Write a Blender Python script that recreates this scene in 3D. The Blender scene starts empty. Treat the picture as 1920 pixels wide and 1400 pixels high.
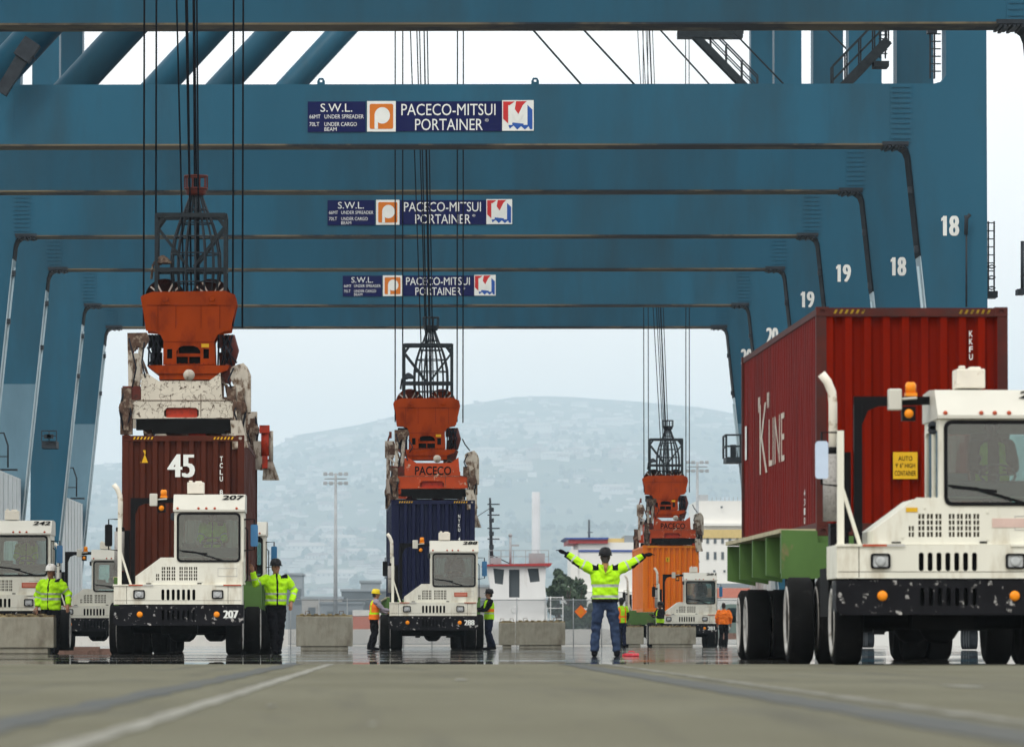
import bpy, bmesh, math, random
from mathutils import Vector, Matrix, noise
from mathutils.geometry import tessellate_polygon
R = math.radians
rnd = random.Random(7)
sc = bpy.context.scene
COL = sc.collection

# ------------------------------------------------------------------ camera, sky, sun, exposure
FPX, CX, CY, VX, VY, CAMH = 10667.0, 960.0, 700.0, 780.0, 1199.5, 0.28
TH = math.atan((VY-CY)/FPX)
PSI = math.atan((CX-VX)/FPX*math.cos(TH))
cd = bpy.data.cameras.new('camera'); cam = bpy.data.objects.new('camera', cd); COL.objects.link(cam)
cam.location = (0, 0, CAMH); cam.rotation_euler = (math.pi/2+TH, 0, -PSI)
cd.sensor_width = 36; cd.lens = FPX/1920*36; cd.clip_start = 0.5; cd.clip_end = 40000
cd.dof.use_dof = True; cd.dof.focus_distance = 135; cd.dof.aperture_fstop = 5.6
sc.camera = cam
SUN_EL, SUN_AZ = R(52), R(205)          # azimuth from +Y, clockwise
w = bpy.data.worlds.new('World'); sc.world = w; w.use_nodes = True
nt = w.node_tree; nt.nodes.clear()
o_ = nt.nodes.new('ShaderNodeOutputWorld'); bg = nt.nodes.new('ShaderNodeBackground'); bg.inputs[1].default_value = 0.15
sky = nt.nodes.new('ShaderNodeTexSky'); sky.sky_type = 'NISHITA'; sky.sun_disc = False
sky.sun_elevation = SUN_EL; sky.sun_rotation = SUN_AZ; sky.air_density = 1.0; sky.dust_density = 3.0
mix = nt.nodes.new('ShaderNodeMix'); mix.data_type = 'RGBA'
tcw = nt.nodes.new('ShaderNodeTexCoord'); nz = nt.nodes.new('ShaderNodeTexNoise'); nz.inputs['Scale'].default_value = 5.0; nz.inputs['Detail'].default_value = 5
rp = nt.nodes.new('ShaderNodeValToRGB'); rp.color_ramp.elements[0].position = .25; rp.color_ramp.elements[1].position = .75
rp.color_ramp.elements[0].color = (10.6, 10.8, 11.0, 1); rp.color_ramp.elements[1].color = (12.4, 12.2, 11.8, 1)
nt.links.new(tcw.outputs['Generated'], nz.inputs['Vector']); nt.links.new(nz.outputs['Fac'], rp.inputs[0])
mix.inputs[0].default_value = 0.88
nt.links.new(sky.outputs[0], mix.inputs[6]); nt.links.new(rp.outputs[0], mix.inputs[7])
sx_ = nt.nodes.new('ShaderNodeSeparateXYZ'); mrw = nt.nodes.new('ShaderNodeMapRange'); mrw.inputs[1].default_value = .015; mrw.inputs[2].default_value = .16; mrw.inputs[3].default_value = .86; mrw.inputs[4].default_value = 1
nt.links.new(tcw.outputs['Generated'], sx_.inputs[0]); nt.links.new(sx_.outputs[2], mrw.inputs[0])
mrw.inputs[3].default_value = 0
hr_ = nt.nodes.new('ShaderNodeValToRGB'); hr_.color_ramp.elements[0].color = (.91, .79, .715, 1); hr_.color_ramp.elements[1].color = (1, 1, 1, 1); nt.links.new(mrw.outputs[0], hr_.inputs[0])
vml = nt.nodes.new('ShaderNodeVectorMath'); vml.operation = 'MULTIPLY'; nt.links.new(mix.outputs[2], vml.inputs[0]); nt.links.new(hr_.outputs[0], vml.inputs[1])
nt.links.new(vml.outputs[0], bg.inputs[0]); nt.links.new(bg.outputs[0], o_.inputs[0])
sl = bpy.data.lights.new('sun', 'SUN'); sl.energy = 1.1; sl.angle = R(14); sl.color = (1, .95, .86)
sun = bpy.data.objects.new('sun', sl); COL.objects.link(sun)
sdir = Vector((math.sin(SUN_AZ)*math.cos(SUN_EL), math.cos(SUN_AZ)*math.cos(SUN_EL), math.sin(SUN_EL)))
sun.rotation_euler = sdir.to_track_quat('Z', 'Y').to_euler(); sun.location = (0, 0, 80)
sc.view_settings.view_transform = 'Standard'; sc.view_settings.look = 'None'; sc.view_settings.gamma = 1
sc.view_settings.exposure = -0.05
sc.render.engine = 'CYCLES'
sc.cycles.use_denoising = True
sc.cycles.max_bounces = 8; sc.cycles.transparent_max_bounces = 12; sc.cycles.volume_bounces = 3
sc.cycles.caustics_reflective = False; sc.cycles.caustics_refractive = False

FW = Vector((math.sin(PSI)*math.cos(TH), math.cos(PSI)*math.cos(TH), math.sin(TH)))
RT = Vector((math.cos(PSI), -math.sin(PSI), 0)); UP = RT.cross(FW)
def P(px, py, Y):
    d = FW*FPX + RT*(px-CX) + UP*(CY-py)
    return Vector((0, 0, CAMH)) + d*(Y/d.y)
def PX(px, Y): return P(px, VY, Y).x
def PZ(py, Y): return P(VX, py, Y).z

# ------------------------------------------------------------------ materials
M = {}
def nodes(name):
    m = bpy.data.materials.new(name); m.use_nodes = True; M[name] = m
    return m, m.node_tree, m.node_tree.nodes['Principled BSDF']
def paint(name, col, rough=.5, var=.12, scale=3, dirt=None, dirt_at=.62, dirt_scale=2.5, streak=1.0, metal=0, bump=0, soft=.08, spec=.22, coat=0, crack=False):
    m, t, b = nodes(name)
    b.inputs['Roughness'].default_value = rough; b.inputs['Metallic'].default_value = metal
    b.inputs['Specular IOR Level'].default_value = spec
    if coat: b.inputs['Coat Weight'].default_value = coat
    tc = t.nodes.new('ShaderNodeTexCoord'); mp = t.nodes.new('ShaderNodeMapping'); mp.inputs['Scale'].default_value = (1, 1, streak)
    t.links.new(tc.outputs['Object'], mp.inputs[0])
    n = t.nodes.new('ShaderNodeTexNoise'); n.inputs['Scale'].default_value = scale; n.inputs['Detail'].default_value = 6
    t.links.new(mp.outputs[0], n.inputs['Vector'])
    r = t.nodes.new('ShaderNodeValToRGB'); r.color_ramp.elements[0].position = .3; r.color_ramp.elements[1].position = .7
    r.color_ramp.elements[0].color = tuple(c*(1-var) for c in col)+(1,); r.color_ramp.elements[1].color = tuple(min(1, c*(1+var)) for c in col)+(1,)
    t.links.new(n.outputs['Fac'], r.inputs[0]); out = r.outputs[0]
    if dirt:
        n2 = t.nodes.new('ShaderNodeTexNoise'); n2.inputs['Scale'].default_value = dirt_scale; n2.inputs['Detail'].default_value = 9; n2.inputs['Roughness'].default_value = .65
        t.links.new(mp.outputs[0], n2.inputs['Vector'])
        r2 = t.nodes.new('ShaderNodeValToRGB'); r2.color_ramp.elements[0].position = dirt_at-soft; r2.color_ramp.elements[1].position = dirt_at+soft
        t.links.new(n2.outputs['Fac'], r2.inputs[0])
        mx = t.nodes.new('ShaderNodeMix'); mx.data_type = 'RGBA'
        t.links.new(r2.outputs[0], mx.inputs[0]); t.links.new(out, mx.inputs[6]); mx.inputs[7].default_value = dirt+(1,)
        out = mx.outputs[2]
    if crack:
        vo = t.nodes.new('ShaderNodeTexVoronoi'); vo.feature = 'DISTANCE_TO_EDGE'; vo.inputs['Scale'].default_value = 6
        nd = t.nodes.new('ShaderNodeTexNoise'); nd.inputs['Scale'].default_value = 5; nd.inputs['Detail'].default_value = 6
        vm = t.nodes.new('ShaderNodeMix'); vm.data_type = 'RGBA'; vm.inputs[0].default_value = .35
        t.links.new(tc.outputs['Object'], nd.inputs['Vector']); t.links.new(tc.outputs['Object'], vm.inputs[6]); t.links.new(nd.outputs['Color'], vm.inputs[7]); t.links.new(vm.outputs[2], vo.inputs['Vector'])
        lt = t.nodes.new('ShaderNodeMapRange'); lt.inputs[1].default_value = .012; lt.inputs[2].default_value = .03; lt.inputs[3].default_value = .75; lt.inputs[4].default_value = 0
        t.links.new(vo.outputs['Distance'], lt.inputs[0])
        mc = t.nodes.new('ShaderNodeMix'); mc.data_type = 'RGBA'; t.links.new(lt.outputs[0], mc.inputs[0]); t.links.new(out, mc.inputs[6]); mc.inputs[7].default_value = dirt+(1,); out = mc.outputs[2]
    t.links.new(out, b.inputs['Base Color'])
    if bump:
        bp = t.nodes.new('ShaderNodeBump'); bp.inputs['Strength'].default_value = bump; bp.inputs['Distance'].default_value = .02
        t.links.new(n.outputs['Fac'], bp.inputs['Height']); t.links.new(bp.outputs[0], b.inputs['Normal'])
    return m
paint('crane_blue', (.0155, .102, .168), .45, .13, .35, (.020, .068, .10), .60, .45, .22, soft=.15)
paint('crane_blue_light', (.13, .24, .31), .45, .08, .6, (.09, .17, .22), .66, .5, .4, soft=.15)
paint('crane_under', (.16, .13, .08), .6, .25, .35, (.02, .024, .03), .50, .30, 1, soft=.05)  # tan holds rust, dirt and painted ground bounce; dark patches imitate glancing reflection
paint('flange_dark', (.008, .013, .018), .6, .2, 2, spec=.05)  # dark grazing reflection on the flange put into the colour
paint('crane_inner', (.36, .47, .52), .30, .10, .5, (.12, .17, .19), .64, .8, .3, spec=.5)  # bright sky reflection on inner leg faces put into the colour
paint('sill_white', (.62, .66, .66), .45, .08, 1, (.30, .32, .31), .68, 1.5, .25)
paint('dark_steel', (.035, .042, .05), .5, .2, 6, spec=.08)
paint('grey_steel', (.030, .037, .042), .5, .2, 6, spec=.05)
paint('rope', (.012, .014, .02), .6, .1, 6, spec=.08)
paint('letter_cream', (.55, .50, .42), .6, .1, 3, (.30, .10, .07), .62, 5, .4)
paint('navy', (.008, .012, .075), .4, .05, spec=.08)
paint('sign_white', (.78, .80, .76), .45, .05)
paint('sign_orange', (.62, .17, .015), .45, .05)
paint('sign_red', (.55, .03, .03), .45, .05)
paint('sign_blue', (.02, .09, .36), .45, .05)
paint('orange_paint', (.32, .042, .0015), .5, .14, 2, (.15, .016, .003), .62, 2.4, .4, soft=.1, spec=.06)
paint('orange_seam', (.20, .025, .002), .6, .2, 4, spec=.05)
paint('orange_worn', (.40, .048, .007), .55, .15, 3, (.50, .40, .30), .64, 4.5, 1, soft=.03)
paint('white_worn', (.56, .52, .43), .6, .10, 3, (.06, .035, .022), .60, 11, 1, soft=.012, crack=True)
paint('cream_worn', (.46, .42, .35), .6, .15, 4, (.10, .06, .035), .545, 7, .5, soft=.06)
paint('rust_mix', (.075, .042, .028), .7, .4, 8, (.24, .19, .14), .56, 9, 1, soft=.06)
paint('sheave_white', (.68, .60, .52), .6, .1, 5)
paint('truck_white', (.73, .72, .62), .45, .06, 2, (.42, .36, .25), .625, 3.4, .26, soft=.13)  # white raised to stand in for stronger frontal light
paint('roof_white', (.56, .55, .48), .38, .04, 2, (.5, .42, .30), .74, 4, 1, soft=.04)  # darker copy of the truck white, toned down against the top light
paint('bumper_black', (.008, .008, .010), .5, .3, 4, (.40, .39, .37), .605, 8, 1, soft=.02, spec=.08)
paint('chassis_black', (.004, .004, .004), .7, .3, 4, spec=.08)
paint('black_paint', (.006, .006, .007), .45, .2, 4, spec=.08)
paint('rubber', (.006, .006, .006), .9, .3, 5, (.022, .021, .02), .66, 6, spec=.08)
paint('rim_white', (.42, .41, .38), .55, .15, 5, (.10, .08, .06), .6, 8)
paint('slot_dark', (.004, .004, .004), .8, .2, spec=.08)
paint('vent_tan', (.10, .085, .06), .8, .3, 8)
paint('shield_grey', (.33, .32, .30), .5, .1, 20, (.18, .17, .16), .6, 30)
paint('amber', (.85, .27, .01), .25, .05)
paint('reflect_red', (.42, .07, .03), .4, .1)
paint('badge_pink', (.62, .46, .40), .5, .1)
paint('reflect_grey', (.45, .45, .43), .4, .1)
paint('lamp_lens', (.45, .47, .47), .1, .2, 12)
paint('mirror', (.42, .55, .70), .05, .05, metal=1)  # blue of the reflection tinted into the metal
paint('mirror_blue', (.05, .19, .38), .15, .1)  # blue reflection in the mirror painted as base colour
paint('seat_grey', (.08, .09, .10), .8, .1)
paint('dash', (.12, .15, .15), .7, .1)
paint('cart_green', (.075, .155, .038), .55, .15, 2, (.22, .15, .08), .66, 2.6, .6, soft=.05)
paint('cart_edge', (.42, .38, .24), .6, .15, 3, (.2, .12, .06), .62, 5)
paint('cont_brown', (.074, .0165, .008), .55, .10, 2, (.04, .010, .007), .60, 1.8, .2, soft=.1, spec=.1)
paint('cont_red', (.185, .0085, .0016), .55, .16, 2, (.075, .006, .004), .60, 1.5, .15, soft=.12, spec=.0)
paint('cont_red_dark', (.065, .010, .006), .6, .25, 3, (.05, .015, .012), .55, 4)
paint('cont_red_side', (.150, .010, .007), .5, .14, 2, (.085, .012, .010), .58, 1.8, .12, soft=.12, spec=.04)  # side tone carries the glancing sky reflection in its colour
paint('cont_navy', (.012, .015, .045), .5, .12, 2, (.02, .022, .05), .66, 2, .2, spec=.08)
paint('cont_orange', (.74, .175, .004), .5, .10, 2, (.36, .10, .015), .66, 2, .2, soft=.1)
paint('hazard', (.30, .19, .008), .6, .2, 6, (.05, .03, .01), .55, 9)
paint('yellow', (.66, .38, .010), .5, .06)
paint('concrete', (.33, .315, .25), .85, .12, 4, (.19, .17, .13), .58, 2.6, .5, soft=.12, bump=.3)
paint('concrete_cap', (.34, .27, .14), .8, .3, 6, (.10, .07, .04), .55, 7)
paint('white_wall', (.78, .77, .72), .8, .06, 1, (.5, .48, .42), .68, .9, 1)
paint('hivis', (.42, .80, .006), .75, .10, 7, (.30, .60, .006), .62, 9, 1, soft=.1)
paint('hivis_orange', (.90, .19, .012), .75, .10, 7, (.65, .11, .01), .64, 9)
paint('tape_grey', (.40, .43, .40), .4, .1, 9)
paint('cloth_black', (.007, .007, .009), .85, .3, 9, spec=.08)
paint('denim', (.030, .048, .095), .85, .25, 8, (.016, .024, .05), .6, 6, spec=.08)
paint('cloth_navy', (.015, .02, .045), .85, .25, 8, spec=.08)
paint('shirt_grey', (.30, .27, .33), .85, .15, 8)
paint('skin_mid', (.32, .16, .10), .5, .08)
paint('skin_dark', (.10, .05, .032), .5, .08)
paint('hair_blond', (.32, .17, .06), .6, .3, 30)
paint('hair_dark', (.02, .014, .01), .6, .3, 30)
paint('hat_white', (.75, .74, .70), .35, .04)
paint('hat_yellow', (.82, .62, .02), .35, .04)
paint('hat_black', (.018, .018, .02), .30, .15, 6, (.30, .28, .27), .68, 14, 1, soft=.02, spec=.08)
paint('glove_grey', (.10, .10, .10), .8, .2)
paint('line_white', (.27, .27, .235), .85, .10, 3, (.14, .135, .11), .52, 5, 1, soft=.08, spec=.05)
paint('line_faint', (.26, .26, .235), .85, .10, 3, (.13, .128, .10), .47, 1.6, 1, soft=.10, spec=.05)
paint('tar', (.080, .087, .088), .8, .15, 3, (.115, .112, .09), .56, 1.2, 1, soft=.15, spec=.05)
paint('tug_white', (.74, .74, .72), .5, .05, 1, (.5, .46, .40), .70, 1.5, .3)
paint('tug_red', (.38, .045, .045), .5, .1)
paint('ship_white', (.76, .75, .70), .5, .04, .2, (.55, .5, .42), .70, .3, .3)
paint('ship_yellow', (.58, .44, .18), .5, .06)  # yellow desaturated, distance haze put into the colour
paint('tower_pale', (.50, .51, .52), .6, .08, .2)  # white toned down, distance haze put into the colour
paint('ship_blue', (.05, .09, .30), .5, .06)
paint('ship_salmon', (.55, .19, .13), .5, .06)
paint('far_grey', (.24, .27, .29), .7, .1, .2)
paint('far_dark', (.10, .12, .13), .7, .1, .2)
paint('galv', (.34, .36, .37), .5, .1, 3)
paint('house_white', (.46, .44, .41), .7, .1, .02)
paint('house_tan', (.30, .27, .24), .7, .2, .02)
paint('roof_far', (.16, .12, .11), .8, .2, .02)
paint('leaf', (.045, .07, .04), .7, .35, .8)
paint('hill_tree', (.045, .062, .045), .8, .3, .02)
paint('bark', (.06, .045, .035), .8, .2, 4)
paint('wood', (.32, .20, .16), .8, .2, 5, (.16, .10, .08), .6, 5)
paint('red_box', (.62, .05, .07), .5, .2, 9, (.6, .5, .5), .66, 14)
paint('car_green', (.20, .28, .25), .35, .1, 1)
paint('hydraulic_red', (.42, .035, .012), .5, .15, 6, (.10, .03, .02), .6, 9)
paint('maroon', (.115, .022, .014), .55, .2, 6, (.05, .02, .015), .6, 6)
paint('ac_white', (.74, .70, .60), .5, .06, 5, (.35, .26, .16), .63, 5, 1, soft=.05)
def glass(name, tint, gl=.10):
    m = bpy.data.materials.new(name); m.use_nodes = True; M[name] = m; t = m.node_tree; t.nodes.clear()
    o = t.nodes.new('ShaderNodeOutputMaterial'); a = t.nodes.new('ShaderNodeBsdfTransparent'); a.inputs[0].default_value = tint+(1,)
    g = t.nodes.new('ShaderNodeBsdfGlossy'); g.inputs['Roughness'].default_value = .03
    f = t.nodes.new('ShaderNodeFresnel'); f.inputs[0].default_value = 1.5
    ad = t.nodes.new('ShaderNodeMath'); ad.operation = 'ADD'; ad.inputs[1].default_value = gl
    x = t.nodes.new('ShaderNodeMixShader'); t.links.new(f.outputs[0], ad.inputs[0]); t.links.new(ad.outputs[0], x.inputs[0])
    t.links.new(a.outputs[0], x.inputs[1]); t.links.new(g.outputs[0], x.inputs[2]); t.links.new(x.outputs[0], o.inputs[0])
glass('cab_glass', (.66, .78, .76), .055)
glass('dark_glass', (.30, .36, .37), .06)
def mesh_fence(name):
    m = bpy.data.materials.new(name); m.use_nodes = True; M[name] = m; t = m.node_tree; t.nodes.clear()
    o = t.nodes.new('ShaderNodeOutputMaterial'); a = t.nodes.new('ShaderNodeBsdfTransparent'); g = t.nodes.new('ShaderNodeBsdfDiffuse'); g.inputs[0].default_value = (.20, .23, .25, 1)
    tc = t.nodes.new('ShaderNodeTexCoord'); mp = t.nodes.new('ShaderNodeMapping'); mp.inputs['Rotation'].default_value = (0, R(45), 0)
    sp = t.nodes.new('ShaderNodeSeparateXYZ'); t.links.new(tc.outputs['Object'], mp.inputs[0]); t.links.new(mp.outputs[0], sp.inputs[0])
    outs = []
    for k in (0, 2):
        p = t.nodes.new('ShaderNodeMath'); p.operation = 'PINGPONG'; p.inputs[1].default_value = .03; t.links.new(sp.outputs[k], p.inputs[0])
        c = t.nodes.new('ShaderNodeMath'); c.operation = 'LESS_THAN'; c.inputs[1].default_value = .006; t.links.new(p.outputs[0], c.inputs[0]); outs.append(c.outputs[0])
    mx = t.nodes.new('ShaderNodeMath'); mx.operation = 'MAXIMUM'; t.links.new(outs[0], mx.inputs[0]); t.links.new(outs[1], mx.inputs[1])
    x = t.nodes.new('ShaderNodeMixShader'); t.links.new(mx.outputs[0], x.inputs[0]); t.links.new(a.outputs[0], x.inputs[1]); t.links.new(g.outputs[0], x.inputs[2]); t.links.new(x.outputs[0], o.inputs[0])
mesh_fence('chain_link')
def ground_mat(name, c0, c1, r0, r1, scale, stretch, spec):
    m, t, b = nodes(name)
    tc = t.nodes.new('ShaderNodeTexCoord'); mp = t.nodes.new('ShaderNodeMapping'); mp.inputs['Scale'].default_value = stretch
    t.links.new(tc.outputs['Object'], mp.inputs[0])
    n = t.nodes.new('ShaderNodeTexNoise'); n.inputs['Scale'].default_value = scale; n.inputs['Detail'].default_value = 8; n.inputs['Roughness'].default_value = .6
    t.links.new(mp.outputs[0], n.inputs[0])
    r = t.nodes.new('ShaderNodeValToRGB'); r.color_ramp.elements[0].position = .35; r.color_ramp.elements[1].position = .65
    r.color_ramp.elements[0].color = c0+(1,); r.color_ramp.elements[1].color = c1+(1,)
    n3 = t.nodes.new('ShaderNodeTexNoise'); n3.inputs['Scale'].default_value = 60; n3.inputs['Detail'].default_value = 3
    t.links.new(tc.outputs['Object'], n3.inputs[0])
    mm = t.nodes.new('ShaderNodeMix'); mm.data_type = 'RGBA'; mm.blend_type = 'OVERLAY'; mm.inputs[0].default_value = .55
    base = r.outputs[0]
    if name == 'pavement':
        for sc_, scale_, lo, hi, fac in (((1, .03, 1), 2.6, .56, .72, .55), ((1, .16, 1), .9, .58, .74, .55), ((1, .3, 1), 4.5, .63, .70, .5)):
            m2 = t.nodes.new('ShaderNodeMapping'); m2.inputs['Scale'].default_value = sc_; m2.inputs['Location'].default_value = (scale_*3, 0, 0); t.links.new(tc.outputs['Object'], m2.inputs[0])
            q = t.nodes.new('ShaderNodeTexNoise'); q.inputs['Scale'].default_value = scale_; q.inputs['Detail'].default_value = 7; t.links.new(m2.outputs[0], q.inputs[0])
            mr2 = t.nodes.new('ShaderNodeMapRange'); mr2.inputs[1].default_value = lo; mr2.inputs[2].default_value = hi; mr2.inputs[3].default_value = 0; mr2.inputs[4].default_value = fac; t.links.new(q.outputs['Fac'], mr2.inputs[0])
            x2 = t.nodes.new('ShaderNodeMix'); x2.data_type = 'RGBA'; t.links.new(mr2.outputs[0], x2.inputs[0]); t.links.new(base, x2.inputs[6]); x2.inputs[7].default_value = (.065, .063, .055, 1); base = x2.outputs[2]
    t.links.new(n.outputs[0], r.inputs[0]); t.links.new(base, mm.inputs[6]); t.links.new(n3.outputs['Fac'], mm.inputs[7]); t.links.new(mm.outputs[2], b.inputs['Base Color'])
    mr = t.nodes.new('ShaderNodeMapRange'); mr.inputs[1].default_value = .42; mr.inputs[2].default_value = .58; mr.inputs[3].default_value = r0; mr.inputs[4].default_value = r1
    t.links.new(n.outputs[0], mr.inputs[0]); t.links.new(mr.outputs[0], b.inputs['Roughness'])
    b.inputs['Specular IOR Level'].default_value = spec
ground_mat('pavement', (.108, .103, .070), (.142, .138, .098), .95, 1, .35, (1, .35, 1), .08)
ground_mat('mirage_apron', (.06, .06, .056), (.10, .097, .088), .004, .07, .12, (.35, 1, 1), .5)  # gloss imitates the heat mirage's reflections, not standing water
ground_mat('water', (.03, .05, .06), (.05, .07, .08), .08, .2, .02, (1, 1, 1), .5)
ground_mat('hill_ground', (.045, .065, .04), (.12, .12, .085), 1, 1, .004, (1, 1, 1), .05)

# ------------------------------------------------------------------ mesh helpers
W = {}
class MB:
    def __init__(s): s.v = []; s.f = []; s.m = []; s.cur = 0; s.sm = []; s.smooth = False
    def add(s, vs, fs):
        n = len(s.v); s.v += [Vector(v) for v in vs]
        for f in fs: s.f.append([n+i for i in f]); s.m.append(s.cur); s.sm.append(s.smooth)
        return s
    def box(s, x0, x1, y0, y1, z0, z1):
        return s.add([(x0,y0,z0),(x1,y0,z0),(x1,y1,z0),(x0,y1,z0),(x0,y0,z1),(x1,y0,z1),(x1,y1,z1),(x0,y1,z1)],
                     [(0,3,2,1),(4,5,6,7),(0,1,5,4),(1,2,6,5),(2,3,7,6),(3,0,4,7)])
    def bar(s, a, b, wd, ht=None, up=(0, 0, 1)):
        a = Vector(a); b = Vector(b); ht = ht or wd; d = (b-a).normalized(); up = Vector(up)
        if abs(d.dot(up)) > .98: up = Vector((0, 1, 0))
        u = d.cross(up).normalized()*wd/2; v = u.cross(d).normalized()*ht/2
        return s.add([a-u-v, a+u-v, a+u+v, a-u+v, b-u-v, b+u-v, b+u+v, b-u+v], [(0,3,2,1),(4,5,6,7),(0,1,5,4),(1,2,6,5),(2,3,7,6),(3,0,4,7)])
    def tube(s, pts, r, n=8, cap=True, round_=False):
        pts = [Vector(p) for p in pts]; rs = r if isinstance(r, (list, tuple)) else [r]*len(pts)
        if round_:
            d0 = (pts[0]-pts[1]).normalized(); d1 = (pts[-1]-pts[-2]).normalized(); r0, r1 = rs[0], rs[-1]
            pts = [pts[0]+d0*r0*.95, pts[0]+d0*r0*.6]+pts+[pts[-1]+d1*r1*.6, pts[-1]+d1*r1*.95]; rs = [r0*.25, r0*.75]+list(rs)+[r1*.75, r1*.25]
        ref = None; rings = []
        for i, p in enumerate(pts):
            d = (pts[min(i+1, len(pts)-1)]-pts[max(i-1, 0)]).normalized()
            if ref is None:
                ref = Vector((0, 0, 1)) if abs(d.z) < .9 else Vector((1, 0, 0))
            u = d.cross(ref).normalized(); v = u.cross(d).normalized(); ref = v
            rings.append([p+(u*math.cos(k*2*math.pi/n)+v*math.sin(k*2*math.pi/n))*rs[i] for k in range(n)])
        o = s.smooth; s.smooth = True; s.loft(rings, cap); s.smooth = o
        return s
    def loft(s, rings, cap=True):
        n = len(rings[0]); vs = [p for r in rings for p in r]; fs = []
        for i in range(len(rings)-1):
            for k in range(n):
                a = i*n+k; b = i*n+(k+1) % n; fs.append((a, b, b+n, a+n))
        if cap: fs += [tuple(range(n-1, -1, -1)), tuple((len(rings)-1)*n+k for k in range(n))]
        return s.add(vs, fs)
    def ell(s, rings, n=16, cx=0, T=None):           # rings: (z, rx, ry, cy)
        rr = []
        for z, rx, ry, cy in rings:
            q = [Vector((cx+rx*math.cos(k*2*math.pi/n), cy+ry*math.sin(k*2*math.pi/n), z)) for k in range(n)]
            rr.append([T(p) for p in q] if T else q)
        return s.loft(rr)
    def lathe(s, prof, org, axis='y', n=20):        # prof: (along, radius)
        org = Vector(org); rr = []
        for a, r in prof:
            q = []
            for k in range(n):
                c, t = math.cos(k*2*math.pi/n)*r, math.sin(k*2*math.pi/n)*r
                q.append(org+{'y': Vector((c, a, t)), 'x': Vector((a, c, t)), 'z': Vector((c, t, a))}[axis])
            rr.append(q)
        o = s.smooth; s.smooth = True; s.loft(rr); s.smooth = o
        return s
    def sphere(s, c, r, n=10, sz=(1, 1, 1)):
        c = Vector(c); rr = []
        for i in range(1, n):
            a = math.pi*i/n
            rr.append([c+Vector((r*sz[0]*math.sin(a)*math.cos(k*math.pi/n), r*sz[1]*math.sin(a)*math.sin(k*math.pi/n), -r*sz[2]*math.cos(a))) for k in range(2*n)])
        o = s.smooth; s.smooth = True; s.loft(rr); s.smooth = o
        return s
    def plate(s, outer, holes, a0, a1, plane='xz'):  # polygon with holes, extruded along the third axis
        def mk(p, a): return Vector({'xz': (p[0], a, p[1]), 'yz': (a, p[0], p[1]), 'xy': (p[0], p[1], a)}[plane])
        loops = [list(outer)]+[list(h) for h in holes]
        tri = tessellate_polygon([[Vector((p[0], p[1], 0)) for p in l] for l in loops])
        flat = [p for l in loops for p in l]; n = len(flat)
        fs = [tuple(t) for t in tri]+[tuple(n+i for i in reversed(t)) for t in tri]
        k = 0
        for l in loops:
            for i in range(len(l)):
                a = k+i; b = k+(i+1) % len(l); fs.append((a, b, b+n, a+n))
            k += len(l)
        return s.add([mk(p, a0) for p in flat]+[mk(p, a1) for p in flat], fs)
    def build(s, name, mats, parent=None, world=False, bevel=0, fix=True):
        me = bpy.data.meshes.new(name); vs = s.v
        if world and parent is not None:
            inv = W[parent].inverted(); vs = [inv @ v for v in vs]
        me.from_pydata([tuple(v) for v in vs], [], s.f)
        mats = mats if isinstance(mats, (list, tuple)) else [mats]
        for m in mats: me.materials.append(M[m])
        me.polygons.foreach_set('material_index', s.m); me.polygons.foreach_set('use_smooth', s.sm)
        if fix or bevel:
            bm = bmesh.new(); bm.from_mesh(me)
            if bevel:
                es = [e for e in bm.edges if len(e.link_faces) == 2 and e.calc_face_angle(0) > .6]
                bmesh.ops.bevel(bm, geom=es, offset=bevel, segments=2, affect='EDGES', profile=.5, clamp_overlap=True)
            bmesh.ops.recalc_face_normals(bm, faces=bm.faces); bm.to_mesh(me); bm.free()
        me.update()
        o = bpy.data.objects.new(name, me); COL.objects.link(o)
        if parent is not None: o.parent = parent; W[o] = W[parent]
        else: W[o] = Matrix()
        return o
def tag(o, label=None, cat=None, group=None, kind=None):
    if label: o['label'] = label
    if cat: o['category'] = cat
    if group: o['group'] = group
    if kind: o['kind'] = kind
    return o
def thing(name, label, cat, loc=(0, 0, 0), rz=0, group=None):
    o = bpy.data.objects.new(name, None); COL.objects.link(o); o.empty_display_size = .3
    o.location = loc; o.rotation_euler = (0, 0, rz); W[o] = Matrix.Translation(loc) @ Matrix.Rotation(rz, 4, 'Z')
    return tag(o, label, cat, group)
def copy_tree(o, parent=None):
    kids = [c for c in bpy.data.objects if c.parent is o]
    c = o.copy(); COL.objects.link(c); W[c] = W[o]
    if parent is not None: c.parent = parent
    for k in kids: copy_tree(k, c)
    return c
def place(o, loc, rz=0):
    o.location = loc; o.rotation_euler = (0, 0, rz)
    m = Matrix.Translation(loc) @ Matrix.Rotation(rz, 4, 'Z')
    def rec(x):
        W[x] = m
        for c in bpy.data.objects:
            if c.parent is x: rec(c)
    rec(o)
def rrect(x0, x1, z0, z1, r, n=4):
    pts = []
    for cx, cz, a0 in ((x1-r, z1-r, 0), (x0+r, z1-r, 90), (x0+r, z0+r, 180), (x1-r, z0+r, 270)):
        for k in range(n+1):
            a = R(a0+90*k/n); pts.append((cx+r*math.cos(a), cz+r*math.sin(a)))
    return pts
def rect(x0, x1, z0, z1): return [(x0, z0), (x1, z0), (x1, z1), (x0, z1)]
TXT = {}
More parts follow.
